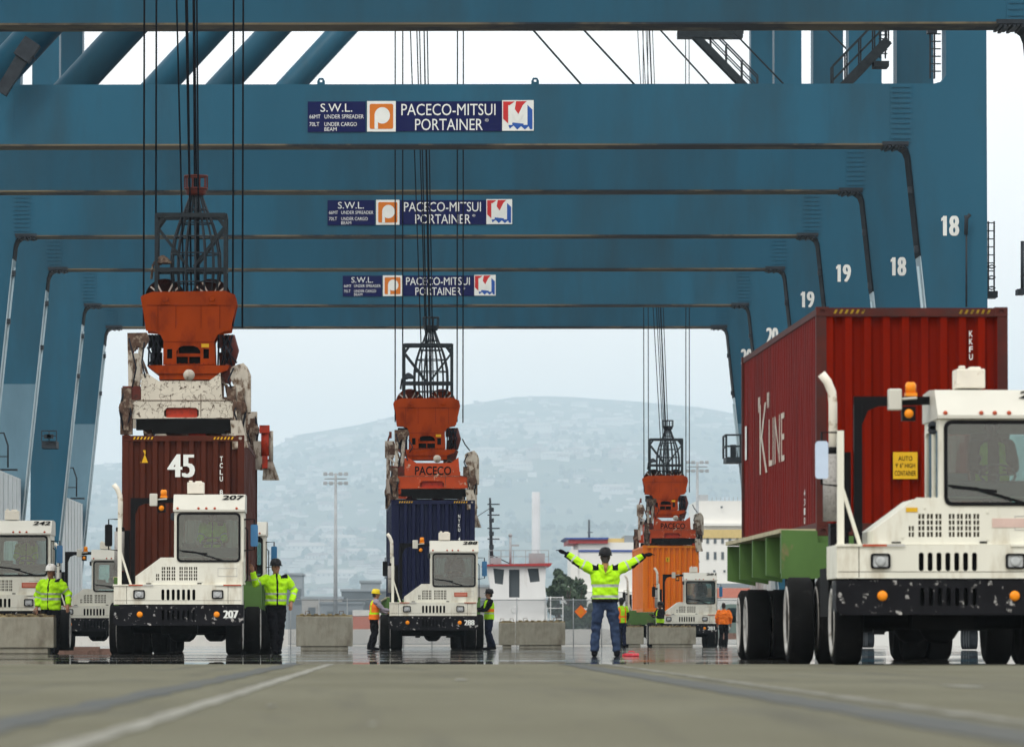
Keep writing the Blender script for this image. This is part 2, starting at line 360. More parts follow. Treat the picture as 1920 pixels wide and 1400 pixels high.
def glyphs(s, bold):
    if (s, bold) not in TXT:
        cu = bpy.data.curves.new('lettering', 'FONT'); cu.body = s; cu.size = 1; cu.offset = bold; cu.resolution_u = 3
        ob = bpy.data.objects.new('lettering', cu); COL.objects.link(ob)
        dg = bpy.context.evaluated_depsgraph_get(); me = bpy.data.meshes.new_from_object(ob.evaluated_get(dg))
        vs = [v.co.copy() for v in me.vertices]; fs = [list(p.vertices) for p in me.polygons]
        bpy.data.objects.remove(ob); bpy.data.curves.remove(cu); bpy.data.meshes.remove(me)
        TXT[(s, bold)] = (vs, fs)
    return TXT[(s, bold)]
def text(mb, s, org, right, up, wd, ht, bold=.015, lean=0, fat=0):   # fits s into a wd x ht box with lower-left corner org
    vs, fs = glyphs(s, bold)
    if not vs: return
    x0 = min(v.x for v in vs); x1 = max(v.x for v in vs); y0 = min(v.y for v in vs); y1 = max(v.y for v in vs)
    org = Vector(org); right = Vector(right).normalized(); up = Vector(up).normalized(); out = []
    for v in vs:
        a = (v.x-x0)/(x1-x0)*wd; b = (v.y-y0)/(y1-y0)*ht
        out.append(org+right*(a+lean*b)+up*b)
    mb.add(out, fs)
    if fat:
        nn = right.cross(up)
        for k, dx in ((1, -fat), (2, fat)): mb.add([v+right*dx+nn*.0015*k for v in out], fs)
def remeshed(mb, voxel, smooth=3):
    me = bpy.data.meshes.new('tmp'); me.from_pydata([tuple(v) for v in mb.v], [], mb.f)
    bm = bmesh.new(); bm.from_mesh(me); bmesh.ops.recalc_face_normals(bm, faces=bm.faces); bm.to_mesh(me); bm.free()
    ob = bpy.data.objects.new('tmp', me); COL.objects.link(ob)
    rm = ob.modifiers.new('r', 'REMESH'); rm.mode = 'VOXEL'; rm.voxel_size = voxel; rm.use_smooth_shade = True
    sm = ob.modifiers.new('s', 'SMOOTH'); sm.factor = .5; sm.iterations = smooth
    out = bpy.data.meshes.new_from_object(ob.evaluated_get(bpy.context.evaluated_depsgraph_get()))
    bpy.data.objects.remove(ob); bpy.data.meshes.remove(me)
    return out
def link_mesh(me, name, mats, parent, pick=None):
    me.name = name; me.materials.clear()
    if name in ('jacket', 'trousers', 'shirt', 'vest'):
        sd = rnd.uniform(0, 50); amp = .020 if name != 'vest' else .010
        nrm = [v.normal.copy() for v in me.vertices]
        for v, n_ in zip(me.vertices, nrm):
            c = v.co.copy(); v.co = c+n_*(amp*noise.noise(Vector((c.x*9+sd, c.y*9, c.z*14)))+amp*.5*noise.noise(Vector((c.x*22, c.y*22+sd, c.z*16))))
    for m in mats: me.materials.append(M[m])
    if pick:
        for p in me.polygons: p.material_index = pick(p.center)
    o = bpy.data.objects.new(name, me); COL.objects.link(o); o.parent = parent; W[o] = W[parent]
    return o

# ------------------------------------------------------------------ ground, water, hills
g = MB(); g.add([(-5000, -60, 0), (5000, -60, 0), (5000, 300, 0), (-5000, 300, 0)], [(0, 1, 2, 3)])
tag(g.build('wharf_ground', 'mirage_apron'), kind='structure')
g = MB(); g.add([(-400, -50, .004), (400, -50, .004), (400, 65.8, .004), (-400, 65.8, .004)], [(0, 1, 2, 3)])
tag(g.build('pavement', 'pavement'), kind='structure')
def strip(name, mat, x0, x1, xf, y0, y1, z, wob=.012):
    b = MB(); n = 60; vs = []; r2 = random.Random(hash(name) % 97 if False else len(name))
    for i in range(n+1):
        t = i/n; y = y0+(y1-y0)*t; s = (xf)*t
        vs += [(x0+s+r2.uniform(-wob, wob), y, z), (x1+s+r2.uniform(-wob, wob), y, z)]
    b.add(vs, [(2*i, 2*i+1, 2*i+3, 2*i+2) for i in range(n)])
    return tag(b.build(name, mat), kind='structure')
strip('painted_line', 'line_white', -.92, -.83, -.11, 6, 65.6, .008)
strip('worn_painted_line', 'line_faint', 1.93, 2.03, .20, 6, 65.6, .008, .02)
strip('tar_seam', 'tar', 1.58, 1.84, .05, 6, 65.6, .0075, .02)
strip('tar_patch', 'tar', -1.42, -1.22, -.10, 6, 65.6, .0075, .03)
g = MB()
for px, py, s in ((862, 1275, .12), (508, 1325, .05), (1805, 1288, .16), (700, 1360, .03)):
    Y = CAMH*FPX/(py-VY); x = PX(px, Y); n = 9
    g.add([(x+s*.5*math.cos(k*6.283/n)*rnd.uniform(.6, 1.2), Y+s*8*math.sin(k*6.283/n)*rnd.uniform(.6, 1.2), .009) for k in range(n)], [tuple(range(n))])
tag(g.build('pavement_paint_spots', 'line_white'), kind='structure')
g = MB(); g.add([(-13000, 300, -3), (13000, 300, -3), (13000, 1200, -3), (-13000, 1200, -3)], [(0, 1, 2, 3)])
g.add([(-5000, 300, 0), (5000, 300, 0), (5000, 300, -3), (-5000, 300, -3)], [(0, 1, 2, 3)])
tag(g.build('water', 'water'), kind='structure')
RID = [(-2500, 905), (-900, 900), (0, 893), (180, 868), (300, 862), (480, 848), (560, 815), (640, 800), (720, 780), (800, 768), (900, 750), (1000, 741), (1100, 744), (1200, 752), (1300, 758), (1400, 775), (1700, 800), (2400, 830), (4500, 880)]
HY = 20000.
RXZ = [(PX(a, HY), PZ(b, HY)) for a, b in RID]
def ridge(x):
    for (a, za), (b, zb) in zip(RXZ, RXZ[1:]):
        if a <= x <= b:
            t = (x-a)/(b-a); t = t*t*(3-2*t); return za+(zb-za)*t
    return RXZ[0][1] if x < 0 else RXZ[-1][1]
def terr(x, y):
    t = max(0., min(1., (y-8000)/(HY-8000))); h = ridge(x*HY/max(y, 8000))*(t**1.25)*1.0
    k = 4*t*(1-t)
    h += k*(noise.noise(Vector((x/930, y/1400, 3)))*74+noise.noise(Vector((x/360, y/600, 9)))*30)+t*noise.noise(Vector((x/150, y/200, 1)))*7
    if y > HY: h -= (y-HY)*.10
    return max(h, 0)+1
hb = MB(); NXg, NYg = 150, 70; x0, x1, y0, y1 = -7000., 9200., 1200., 23000.
hb.smooth = True
hb.add([(x0+(x1-x0)*i/NXg, y0+(y1-y0)*j/NYg, terr(x0+(x1-x0)*i/NXg, y0+(y1-y0)*j/NYg)) for j in range(NYg+1) for i in range(NXg+1)],
       [(j*(NXg+1)+i, j*(NXg+1)+i+1, (j+1)*(NXg+1)+i+1, (j+1)*(NXg+1)+i) for j in range(NYg) for i in range(NXg)])
tag(hb.build('hills', 'hill_ground', fix=False), kind='structure')
g = MB(); g.add([(-13000, 1200, .5), (x0, 1200, .5), (x0, 23000, .5), (-13000, 23000, .5)], [(0, 1, 2, 3)])
g.add([(x1, 1200, .5), (13000, 1200, .5), (13000, 23000, .5), (x1, 23000, .5)], [(0, 1, 2, 3)])
g.add([(-13000, 1200, .5), (13000, 1200, .5), (13000, 1200, -3), (-13000, 1200, -3)], [(0, 1, 2, 3)])
tag(g.build('far_shore', 'hill_ground'), kind='structure')
def house_mb(wd, dp, ht, pitch=.28):
    b = MB(); b.box(-wd/2, wd/2, -dp/2, dp/2, -6, ht); b.cur = 1
    b.add([(-wd/2-.6, -dp/2-.6, ht), (wd/2+.6, -dp/2-.6, ht), (wd/2+.6, dp/2+.6, ht), (-wd/2-.6, dp/2+.6, ht), (-wd/2+2, 0, ht+dp*pitch), (wd/2-2, 0, ht+dp*pitch)],
          [(0, 1, 5, 4), (2, 3, 4, 5), (1, 2, 5), (3, 0, 4), (0, 3, 2, 1)])
    b.cur = 2
    nwin = max(2, int(wd/4))
    for k in range(nwin):
        xx = -wd/2+wd*(k+.5)/nwin; b.box(xx-.7, xx+.7, -dp/2-.06, -dp/2+.1, ht-2.4, ht-.9)
    return b
protos = []
LBL = ['white house on the far hazy hillside', 'tan house on the far hazy hillside', 'long white house on the far hazy hillside']
for i, (wd, dp, ht, mt) in enumerate(((16, 11, 6, 'house_white'), (13, 10, 6, 'house_tan'), (34, 13, 8, 'house_white'))):
    o = house_mb(wd, dp, ht).build('house', [mt, 'roof_far' if i != 2 else 'house_tan', 'far_dark'])
    tag(o, LBL[i], 'house', 'houses on the far hillside'); protos.append([o, False])
nh = 0; rest = MB(); hr = random.Random(21); tries = 0
while nh < 300 and tries < 20000:
    tries += 1
    y = hr.uniform(9800, 19400); px = hr.uniform(150, 1420); x = PX(px, y)
    if noise.noise(Vector((x/520, y/920, 5))) < -.12: continue
    if px < 470 and hr.random() < .6: continue
    k = 0 if hr.random() < .5 else (1 if hr.random() < .6 else 2)
    p = protos[k]; o = p[0] if not p[1] else p[0].copy()
    if p[1]: COL.objects.link(o)
    p[1] = True; o.location = (x, y, terr(x, y)); o.rotation_euler = (0, 0, hr.uniform(-.5, .5)); s = hr.uniform(1.2, 2.2); o.scale = (s*hr.uniform(.9, 1.5), s, s); nh += 1
n2 = 0
while n2 < 1500:
    y = hr.uniform(9300, 19700); px = hr.uniform(-100, 1450); x = PX(px, y)
    if noise.noise(Vector((x/520, y/920, 5))) < -.2: continue
    wd, dp, ht = hr.uniform(14, 36), 12, hr.uniform(6, 11); z = terr(x, y); rest.cur = hr.choice((0, 0, 1)); rest.box(x-wd/2, x+wd/2, y-dp/2, y+dp/2, z-5, z+ht)
    rest.cur = 2; rest.box(x-wd/2-.5, x+wd/2+.5, y-dp/2-.5, y+dp/2+.5, z+ht, z+ht+1); n2 += 1
tag(rest.build('hillside_houses', ['house_white', 'house_tan', 'roof_far'], fix=False), 'small pale houses scattered over the far hazy hillside', 'houses', kind='stuff')
tr = MB()
for k in range(3200):
    y = hr.uniform(8300, 18200); px = hr.uniform(-150, 1480); x = PX(px, y); z = terr(x, y); r = hr.uniform(6, 13); hh = hr.uniform(.7, 1.3)
    if noise.noise(Vector((x/450, y/660, 8))) < -.05 and hr.random() < .8: continue
    vs = [(x+r*math.cos(a)*hr.uniform(.7, 1.1), y+r*math.sin(a)*hr.uniform(.7, 1.1), z+q*r*hh) for q, rr in ((0, .8), (.8, 1.)) for a in [j*1.0472 for j in range(6)]]+[(x+hr.uniform(-2, 2), y, z+1.5*r*hh)]
    tr.add(vs, [(j, (j+1) % 6, 6+(j+1) % 6, 6+j) for j in range(6)]+[(6+j, 6+(j+1) % 6, 12) for j in range(6)])
tag(tr.build('hillside_woods', 'hill_tree', fix=False), 'dark trees covering the far hazy hillside', 'trees', kind='stuff')

# ------------------------------------------------------------------ gantry cranes
BZ0, BZ1, HO, XS = 14.54, 16.26, 16.4, 13.75
def frame_pt(Y0):
    def f(x, d, z): return Vector((x, Y0+d-x*.030, z))
    return f
def fplate(mb, outer, holes, d0, d1, F):
    n = len(mb.v); mb.plate(outer, holes, d0, d1, 'xz')
    for i in range(n, len(mb.v)):
        v = mb.v[i]; mb.v[i] = F(v.x, v.y, v.z)
def fbox(mb, x0, x1, d0, d1, z0, z1, F): fplate(mb, rect(x0, x1, z0, z1), [], d0, d1, F)
def logo_sign(root, F, d):
    z0, z1 = 14.88, 15.76; xs = [PX(p, 163.1) for p in (575, 684, 687, 741, 741.6, 941, 941.6, 1001)]
    h = z1-z0; e = .002
    sg = MB(); 
    fbox(sg, xs[0], xs[1], d-.03, d+.01, z0, z1, F); fbox(sg, xs[4], xs[5], d-.03, d+.01, z0+.02, z1, F)
    sign = sg.build('name_board', 'navy', root, world=True)
    wp = MB(); fbox(wp, xs[2], xs[3], d-.03, d+.01, z0+.01, z1+.01, F); wp.build('emblem_board', 'sign_white', sign, world=True); wp = MB(); fbox(wp, xs[6], xs[7], d-.03, d+.01, z0+.03, z1+.03, F)
    wp.build('emblem_board', 'sign_white', sign, world=True)
    L = MB(); n0 = 0
    def tx(s, x, z, wd, ht, bold=.0):
        text(L, s, (x, d-.034, z), (1, 0, 0), (0, 0, 1), wd, ht, bold)
    a, b = xs[0], xs[1]-xs[0]
    tx('S.W.L.', a+.22*b, z0+.66*h, .55*b, .27*h, .0)
    tx('66MT', a+.03*b, z0+.44*h, .19*b, .13*h); tx('UNDER SPREADER', a+.29*b, z0+.44*h, .68*b, .13*h)
    tx('70LT', a+.03*b, z0+.19*h, .17*b, .13*h); tx('UNDER CARGO', a+.29*b, z0+.19*h, .56*b, .13*h); tx('BEAM', a+.29*b, z0+.03*h, .21*b, .12*h)
    a, b = xs[4], xs[5]-xs[4]
    tx('PACECO-MITSUI', a+.05*b, z0+.54*h, .89*b, .38*h); tx('PORTAINER', a+.18*b, z0+.05*h, .64*b, .38*h)
    tx('®', a+.84*b, z0+.33*h, .035*b, .10*h, 0)
    for i in range(len(L.v)):
        v = L.v[i]; L.v[i] = F(v.x, v.y, v.z)
    L.build('lettering', 'sign_white', sign, world=True, fix=False)
    # orange emblem: rounded square with a pale P-shaped opening
    a, b = xs[2], xs[3]-xs[2]; c = (a+.53*b, z0+.54*h)
    O = MB(); blob = []
    for k in range(29):
        an = R(-128+k*308/28); blob.append((c[0]+.27*b*math.cos(an), c[1]+.27*h*math.sin(an)))
    blob += [(c[0]-.27*b, z0+.10*h), (c[0]-.15*b, z0+.10*h), (c[0]-.15*b, c[1]-.24*h)]
    fplate(O, rrect(a+.09*b, a+.91*b, z0+.10*h, z1-.08*h, .05), [], d-.036, d-.031, F)
    O.build('emblem', 'sign_orange', sign, world=True)
    O = MB(); fplate(O, blob, [], d-.041, d-.037, F); O.build('emblem_letter', 'sign_white', sign, world=True)
    a, b = xs[6], xs[7]-xs[6]; z0 += .02
    def q(l): return [(a+x*b, z0+y*h) for x, y in l]
    for nm, mt, polys in (('emblem_mark', 'sign_red', [[(.03, .97), (.40, .97), (.24, .85), (.19, .85), (.19, .25), (.03, .40)], [(.44, .98), (.78, .98), (.68, .88), (.52, .55), (.40, .72)]]),
                          ('emblem_mark', 'sign_blue', [[(.80, .20), (.80, .86), (.96, .70), (.96, .06), (.88, .06), (.84, .16), (.72, .05), (.60, .16), (.48, .05), (.36, .18), (.24, .08), (.20, .18), (.34, .28), (.70, .24)]]),):
        O = MB()
        for p in polys: fplate(O, q(p), [], d-.036, d-.031, F)
        O.build(nm, mt, sign, world=True)
    O = MB()
    fplate(O, q([(.20, .20), (.20, .84), (.34, .84), (.50, .52), (.66, .86), (.80, .86), (.80, .20), (.68, .20), (.68, .56), (.54, .30), (.46, .30), (.32, .56), (.32, .20)]), [], d-.042, d-.037, F)
    O.build('emblem_letter', 'sign_white', sign, world=True)
def leg_outline(s, zlow):
    pts = [(XS, BZ1), (14.9, BZ1), (15.12, BZ1+.06), (15.24, BZ1+.25), (15.26, 34), (HO, 34), (HO, zlow)]
    def xin(z): return 14.20+(BZ0-.35-z)*.102
    pts += [(xin(zlow), zlow), (14.20, BZ0-.35), (14.13, BZ0-.15), (13.98, BZ0-.03), (XS, BZ0)]
    return [(s*x, z) for x, z in pts], xin
def portal_frame(root, Y0, sign=False, number=None, light_low=False, braces=True, visible=True):
    F = frame_pt(Y0); D = .68
    b = MB(); fbox(b, -XS, XS, -D, D, BZ0, BZ1, F)
    for x in (-11.6, -7.4, -4.1, 4.6, 8.3, 11.9): fbox(b, x-.015, x+.015, -D-.006, -D+.02, BZ0+.01, BZ1-.01, F)
    beam = b.build('portal_beam', 'crane_blue', root, world=True)
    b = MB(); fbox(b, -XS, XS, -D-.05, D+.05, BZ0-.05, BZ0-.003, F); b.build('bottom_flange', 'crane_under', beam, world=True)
    if visible:
        for x in (-2.75, 3.42):
            b = MB(); fplate(b, [(x-.11, BZ1), (x+.11, BZ1), (x+.11, BZ1+.1), (x+.06, BZ1+.19), (x-.06, BZ1+.19), (x-.11, BZ1+.1)], [[(x-.035, BZ1+.07), (x+.035, BZ1+.07), (x+.035, BZ1+.14), (x-.035, BZ1+.14)]], -.6, -.52, F)
            b.build('lifting_eye', 'crane_blue', root, world=True)
    zl = 10.1 if light_low else 1.5
    for s in (-1, 1):
        pts, xin = leg_outline(s, zl)
        b = MB(); fplate(b, pts, [], -D, D, F)
        leg = b.build('leg', 'crane_blue', root, world=True)
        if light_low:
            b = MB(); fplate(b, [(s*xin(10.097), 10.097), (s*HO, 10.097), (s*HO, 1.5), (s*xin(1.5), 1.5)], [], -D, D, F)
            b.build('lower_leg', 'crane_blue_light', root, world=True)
        b = MB(); xi = xin
        n = 1
        zc = 11.3 if s > 0 else 13.7  # where the painted reflection changes from dark above to bright below
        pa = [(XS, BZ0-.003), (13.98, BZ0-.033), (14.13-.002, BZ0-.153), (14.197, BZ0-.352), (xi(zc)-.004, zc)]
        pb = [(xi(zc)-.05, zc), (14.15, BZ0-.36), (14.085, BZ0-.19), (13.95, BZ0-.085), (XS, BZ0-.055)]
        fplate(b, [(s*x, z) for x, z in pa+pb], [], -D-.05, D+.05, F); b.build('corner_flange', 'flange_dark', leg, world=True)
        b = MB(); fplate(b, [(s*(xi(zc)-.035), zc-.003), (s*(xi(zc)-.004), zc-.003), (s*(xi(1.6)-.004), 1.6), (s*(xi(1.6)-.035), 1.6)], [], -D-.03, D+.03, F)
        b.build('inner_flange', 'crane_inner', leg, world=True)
        b = MB(); x = XS-.12; fbox(b, s*x if s > 0 else s*(x+.62), s*(x+.62) if s > 0 else s*x, -D-.022, -D-.004, BZ0+.03, BZ1-.02, F)
        sp = b.build('splice_plate', 'crane_blue', leg, world=True)
        b = MB()
        for r_ in range(11):
            for c_ in range(2):
                for k in range(5):
                    xx = s*(x+.07+c_*.28+k*.05); zz = BZ0+.14+r_*.148
                    fbox(b, xx-.017, xx+.017, -D-.05, -D-.021, zz-.018, zz+.018, F)
        b.build('bolts', 'crane_blue', sp, world=True)
        b = MB()
        for k in range(7): fbox(b, s*(XS-.25+k*.1)-.035, s*(XS-.25+k*.1)+.035, -D-.07, D+.07, BZ0-.095-(.03 if k % 2 else 0), BZ0-.057, F)
        fbox(b, s*(XS+.02)-.38, s*(XS+.02)+.38, -D-.09, -D-.053, BZ0-.05, BZ0+.05, F)
        b.build('splice_bolts', 'dark_steel', leg, world=True)
        b = MB()
        for zz in (13.2, 11.5):
            fbox(b, s*(xi(zz)-.10)-.06, s*(xi(zz)-.10)+.06, -D-.02, -D+.22, zz-.09, zz+.09, F)
        b.build('lug', 'dark_steel', leg, world=True)
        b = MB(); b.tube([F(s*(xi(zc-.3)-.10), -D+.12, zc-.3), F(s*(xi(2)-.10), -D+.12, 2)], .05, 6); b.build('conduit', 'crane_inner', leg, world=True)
    b = MB(); fbox(b, -15.25, 15.25, -.8, .8, 32, 33.8, F); b.build('upper_beam', 'crane_blue', root, world=True)
    if braces:
        b = MB(); b.tube([F(-12.95, 0, BZ1-.55), F(3.0, 0, 33)], .53, 24); b.build('diagonal_brace', 'crane_blue', root, world=True)
    if sign: logo_sign(root, F, -D)
    return F
def crane(label, near, far, sign, braces=(True, True)):
    root = thing('gantry_crane', label, 'crane', (0, (near+far)/2, 0), 0, 'row of blue gantry cranes')
    Fn = portal_frame(root, near, sign, braces=braces[0], visible=True)
    Ff = portal_frame(root, far, False, light_low=True, braces=braces[1], visible=False)
    for s in (-1, 1):
        b = MB(); y0 = near+.95-s*.47; y1 = far-.95-s*.47; b.box(min(s*15.15, s*15.95), max(s*15.15, s*15.95), y0, y1, 1.6, 6.45); n = 7
        for k in range(1, n):
            yy = y0+(y1-y0)*k/n; b.box(min(s*15.12, s*15.16), max(s*15.12, s*15.16), yy-.05, yy+.05, 1.7, 6.4)
        sb = b.build('sill_beam', 'sill_white', root, world=True)
        b = MB(); b.tube([(s*15.5, near+5, 6.4), (s*15.5, near+5, 7.3), (s*15.3, near+5, 7.75), (s*14.9, near+5, 7.75), (s*14.75, near+5, 7.3), (s*14.75, near+5, 6.5)], .035, 6)
        b.bar((s*14.75, near+5, 6.9), (s*15.5, near+5, 6.9), .04); b.bar((s*15.0, near+4.9, 6.42), (s*14.4, near+4.9, 6.42), .5, .06); b.build('guard_hoop', 'dark_steel', sb, world=True)
        for yy in (near, far):
            b = MB(); b.box(s*15.95-.5, s*15.95+.5, yy-1.6, yy+1.6, .55, 1.5); bo = b.build('bogie', 'chassis_black', root, world=True)
            for dy in (-1.1, -.38, .38, 1.1):
                wv = MB(); wv.lathe([(-.12, .28), (-.1, .33), (.1, .33), (.12, .28)], (s*15.95, yy+dy, .35), 'x', 16); wv.build('wheel', 'dark_steel', bo, world=True)
    b = MB()
    for dy in (-4, 4): b.box(-34, 48, (near+far)/2+dy-.7, (near+far)/2+dy+.7, 34.4, 36.4)
    for x in (-33, -18, 0, 18, 32, 46): b.box(x-.4, x+.4, (near+far)/2-3.3, (near+far)/2+3.3, 34.6, 35.6)
    b.build('boom', 'crane_blue', root, world=True)
    for s in (-1, 1):
        b = MB(); b.box(s*15.85-.5, s*15.85+.5, near+.9, far-.9, 32.2, 33.6); b.build('tie_beam', 'crane_blue', root, world=True)
    return root, Fn, Ff
GR = 'row of blue gantry cranes'
c17, F17n, F17 = crane('nearest blue gantry crane, its plain portal beam along the top edge of the photo', 113.2, 131.8, False)
c18, FB, FC = crane('blue gantry crane numbered 18 with the largest name board on its portal beam', 164, 180.8, True)
c19, FD, FE = crane('blue gantry crane numbered 19 with the middle sized name board on its beam', 200.8, 218.8, True)
c20, FF, FG = crane('farthest blue gantry crane, smallest name board on its portal beam', 242.4, 259.4, True, (True, False))
def leg_number(root, F, s, px0, px1, py0, py1, Y):
    L = MB(); d = .68+.012
    x0, x1 = PX(px0, Y-.9), PX(px1, Y-.9); z0, z1 = PZ(py1, Y-.9), PZ(py0, Y-.9)
    wd, ht = x1-x0, z1-z0
    text(L, s, (x0+.08*wd if s[0] == '1' else x0, -d, z0), (1, 0, 0), (0, 0, 1), wd*(.92 if s[0] == '1' else 1), ht, .0, 0, .03)
    if s[0] == '1': L.add([(x0-.10*wd, -d, z1-.27*ht), (x0+.10*wd, -d, z1-.20*ht), (x0+.10*wd, -d, z1), (x0-.10*wd, -d, z1-.13*ht)], [(0, 1, 2, 3)])
    for i in range(len(L.v)):
        v = L.v[i]; L.v[i] = F(v.x, v.y, v.z)
    L.build('number_lettering', 'sign_white', root, world=True, fix=False)
leg_number(c18, FB, '18', 1772, 1801, 402, 440, 163.5)
leg_number(c18, FC, '18', 1676, 1701, 480, 515, 180.3)
leg_number(c19, FD, '19', 1573, 1597, 494, 527, 200.3)
leg_number(c19, FE, '19', 1506, 1528, 545, 575, 218.3)
leg_number(c20, FF, '20', 1440, 1460, 613, 642, 241.9)
leg_number(c20, FG, '20', 1392, 1411, 653, 681, 258.9)
# ladder cage on the outer side of crane 18, mast on its leg, flood lamps and platforms
b = MB(); Y = 164
for px in (1853, 1864): b.bar(P(px, 415, Y), P(px, 552, Y), .045)
for py in range(418, 552, 15): b.bar(P(1850, py, Y), P(1864, py, Y), .03)
for py in (500, 520, 540): b.tube([P(1850, py, Y), P(1860, py-3, Y-.3), P(1866, py, Y), P(1860, py+3, Y+.3), P(1850, py, Y)], .02, 5)
b.bar(P(1848, 553, Y), P(1868, 553, Y), .9, .18); b.build('caged_ladder', 'grey_steel', c18, world=True)
b = MB(); b.tube([P(1812, 575, 162.6), P(1812, 420, 162.6)], .03, 6); b.tube([P(1811, 440, 162.6), P(1812, 410, 162.6), P(1819, 402, 162.6)], .06, 6); b.tube([P(1813, 425, 162.6), P(1810, 404, 162.6)], .04, 6); b.build('mast', 'dark_steel', c18, world=True)
b = MB(); b.tube([P(1917, 452, 130.8), P(1917, 545, 130.8)], .045, 6); b.bar(P(1912, 545, 130.8), P(1945, 545, 130.8), .12, .1); b.bar(P(1914, 520, 130.8), P(1945, 500, 130.8), .05); b.box(*(PX(1908, 130.8), PX(1922, 130.8), 130.5, 131.0, PZ(552, 130.8), PZ(542, 130.8))); b.build('flood_lamp', 'dark_steel', c17, world=True)
def lamp_platform(root, Y, x0, x1, y0, y1):
    b = MB(); a, c = PX(x0, Y), PX(x1, Y); zt, zb = PZ(y0, Y), PZ(y1, Y); zm = zb+(zt-zb)*.42
    b.box(a, c, Y-1.2, Y+.3, zb, zm)
    pl = b.build('lamp_platform', 'dark_steel', root, world=True)
    b = MB()
    for x in (a, (a+c)/2, c): b.bar((x, Y-1.2, zm), (x, Y-1.2, zt), .04)
    b.bar((a, Y-1.2, zt), (c, Y-1.2, zt), .05); b.bar((a, Y-1.2, (zt+zm)/2), (c, Y-1.2, (zt+zm)/2), .04); b.box(a+.12, a+.4, Y-1.4, Y-1.2, zm+.1, zt-.15); b.box(c-.4, c-.12, Y-1.4, Y-1.2, zm+.1, zt-.15)
    b.build('railing', 'dark_steel', pl, world=True)
lamp_platform(c20, 240.5, 80, 108, 810, 842)
b = MB(); Y = 259; a, c = PX(1359, Y), PX(1390, Y)
b.box(a, c, Y-1.5, Y+1, PZ(868, Y), PZ(858, Y)); pl = b.build('access_platform', 'grey_steel', c20, world=True)
b = MB(); zt, zm, zb = PZ(817, Y), PZ(838, Y), PZ(858, Y)
for x in (a, c-.1):
    for yy in (Y-1.5, Y+1): b.bar((x, yy, zb), (x, yy, zt), .09)
for z in (zt, zm):
    b.bar((a, Y-1.5, z), (c, Y-1.5, z), .08); b.bar((a, Y-1.5, z), (a, Y+1, z), .08)
b.box(a+.25, a+.5, Y-.6, Y-.2, zb, zm+.1); b.build('railing', 'grey_steel', pl, world=True)
# stairs and walkways high up between the frames
def stair(root, p0, p1, Y, mat='grey_steel', name='stair'):
    b = MB(); A = P(*p0, Y); B = P(*p1, Y)
    for dy in (-.4, .4):
        o = Vector((0, dy, 0)); b.bar(A+o, B+o, .10, .30); u = Vector((0, dy, 1.0)); b.bar(A+u, B+u, .06); u = Vector((0, dy, .55)); b.bar(A+u, B+u, .05)
        for k in range(5):
            q = A.lerp(B, k/4)+o; b.bar(q, q+Vector((0, 0, 1)), .05)
    for k in range(16):
        q = A.lerp(B, (k+.5)/16); b.box(q.x-.13, q.x+.13, q.y-.4, q.y+.4, q.z-.02, q.z+.02)
    return b.build(name, mat, root, world=True)
stair(c20, (1303, 68), (1420, 188), 241)
b = MB(); A, B = P(1270, 66, 241), P(1392, 66, 241); b.box(A.x, B.x, 240.5, 241.5, A.z-.14, A.z+.14)
for k in range(6):
    x = A.x+(B.x-A.x)*k/5; b.bar((x, 240.5, A.z), (x, 240.5, A.z+1.1), .05)
b.bar((A.x, 240.5, A.z+.55), (B.x, 240.5, A.z+.55), .05); b.bar((A.x, 240.5, A.z+1.1), (B.x, 240.5, A.z+1.1), .05)
b.build('walkway', 'grey_steel', c20, world=True)
stair(c18, (1560, 185), (1664, 78), 179.3)
b = MB(); Y = 179.2
for px in (1650, 1660): b.bar(P(px, 40, Y), P(px, 110, Y), .05)
for k in range(9): b.bar(P(1647, 45+k*7, Y), P(1664, 45+k*7, Y), .035)
b.box(PX(1640, Y), PX(1668, Y), Y-.5, Y+.5, PZ(126, Y), PZ(116, Y)); b.build('caged_ladder', 'grey_steel', c18, world=True)
b = MB(); Y = 164
for px in (1744, 1752): b.bar(P(px, 30, Y), P(px, 148, Y), .05)
for k in range(7): b.bar(P(1744, 50+k*14, Y), P(1764, 50+k*14, Y), .035)
b.box(PX(1742, Y), PX(1760, Y), Y-.2, Y+.2, PZ(62, Y), PZ(50, Y)); b.build('caged_ladder', 'dark_steel', c18, world=True)
for root, Y, a, c in ((c18, 181.5, (985, 40), (1095, 165)), (c18, 181.5, (1070, 30), (1200, 170)), (c19, 210, (1205, 20), (1345, 175)), (c19, 209, (1500, 5), (1700, 205)), (c19, 208, (1370, 55), (1510, 200))):
    b = MB(); b.tube([P(*a, Y), P(*c, Y)], .035, 6); b.build('stay_wire', 'grey_steel', root, world=True)
b = MB(); b.bar(P(2, 175, 163), P(50, 95, 163), .35, .35); b.bar(P(40, 110, 163), P(62, 78, 163), .5, .5); b.bar(P(52, 95, 163), P(66, 112, 163), .05); b.build('knee_brace', 'dark_steel', c18, world=True)

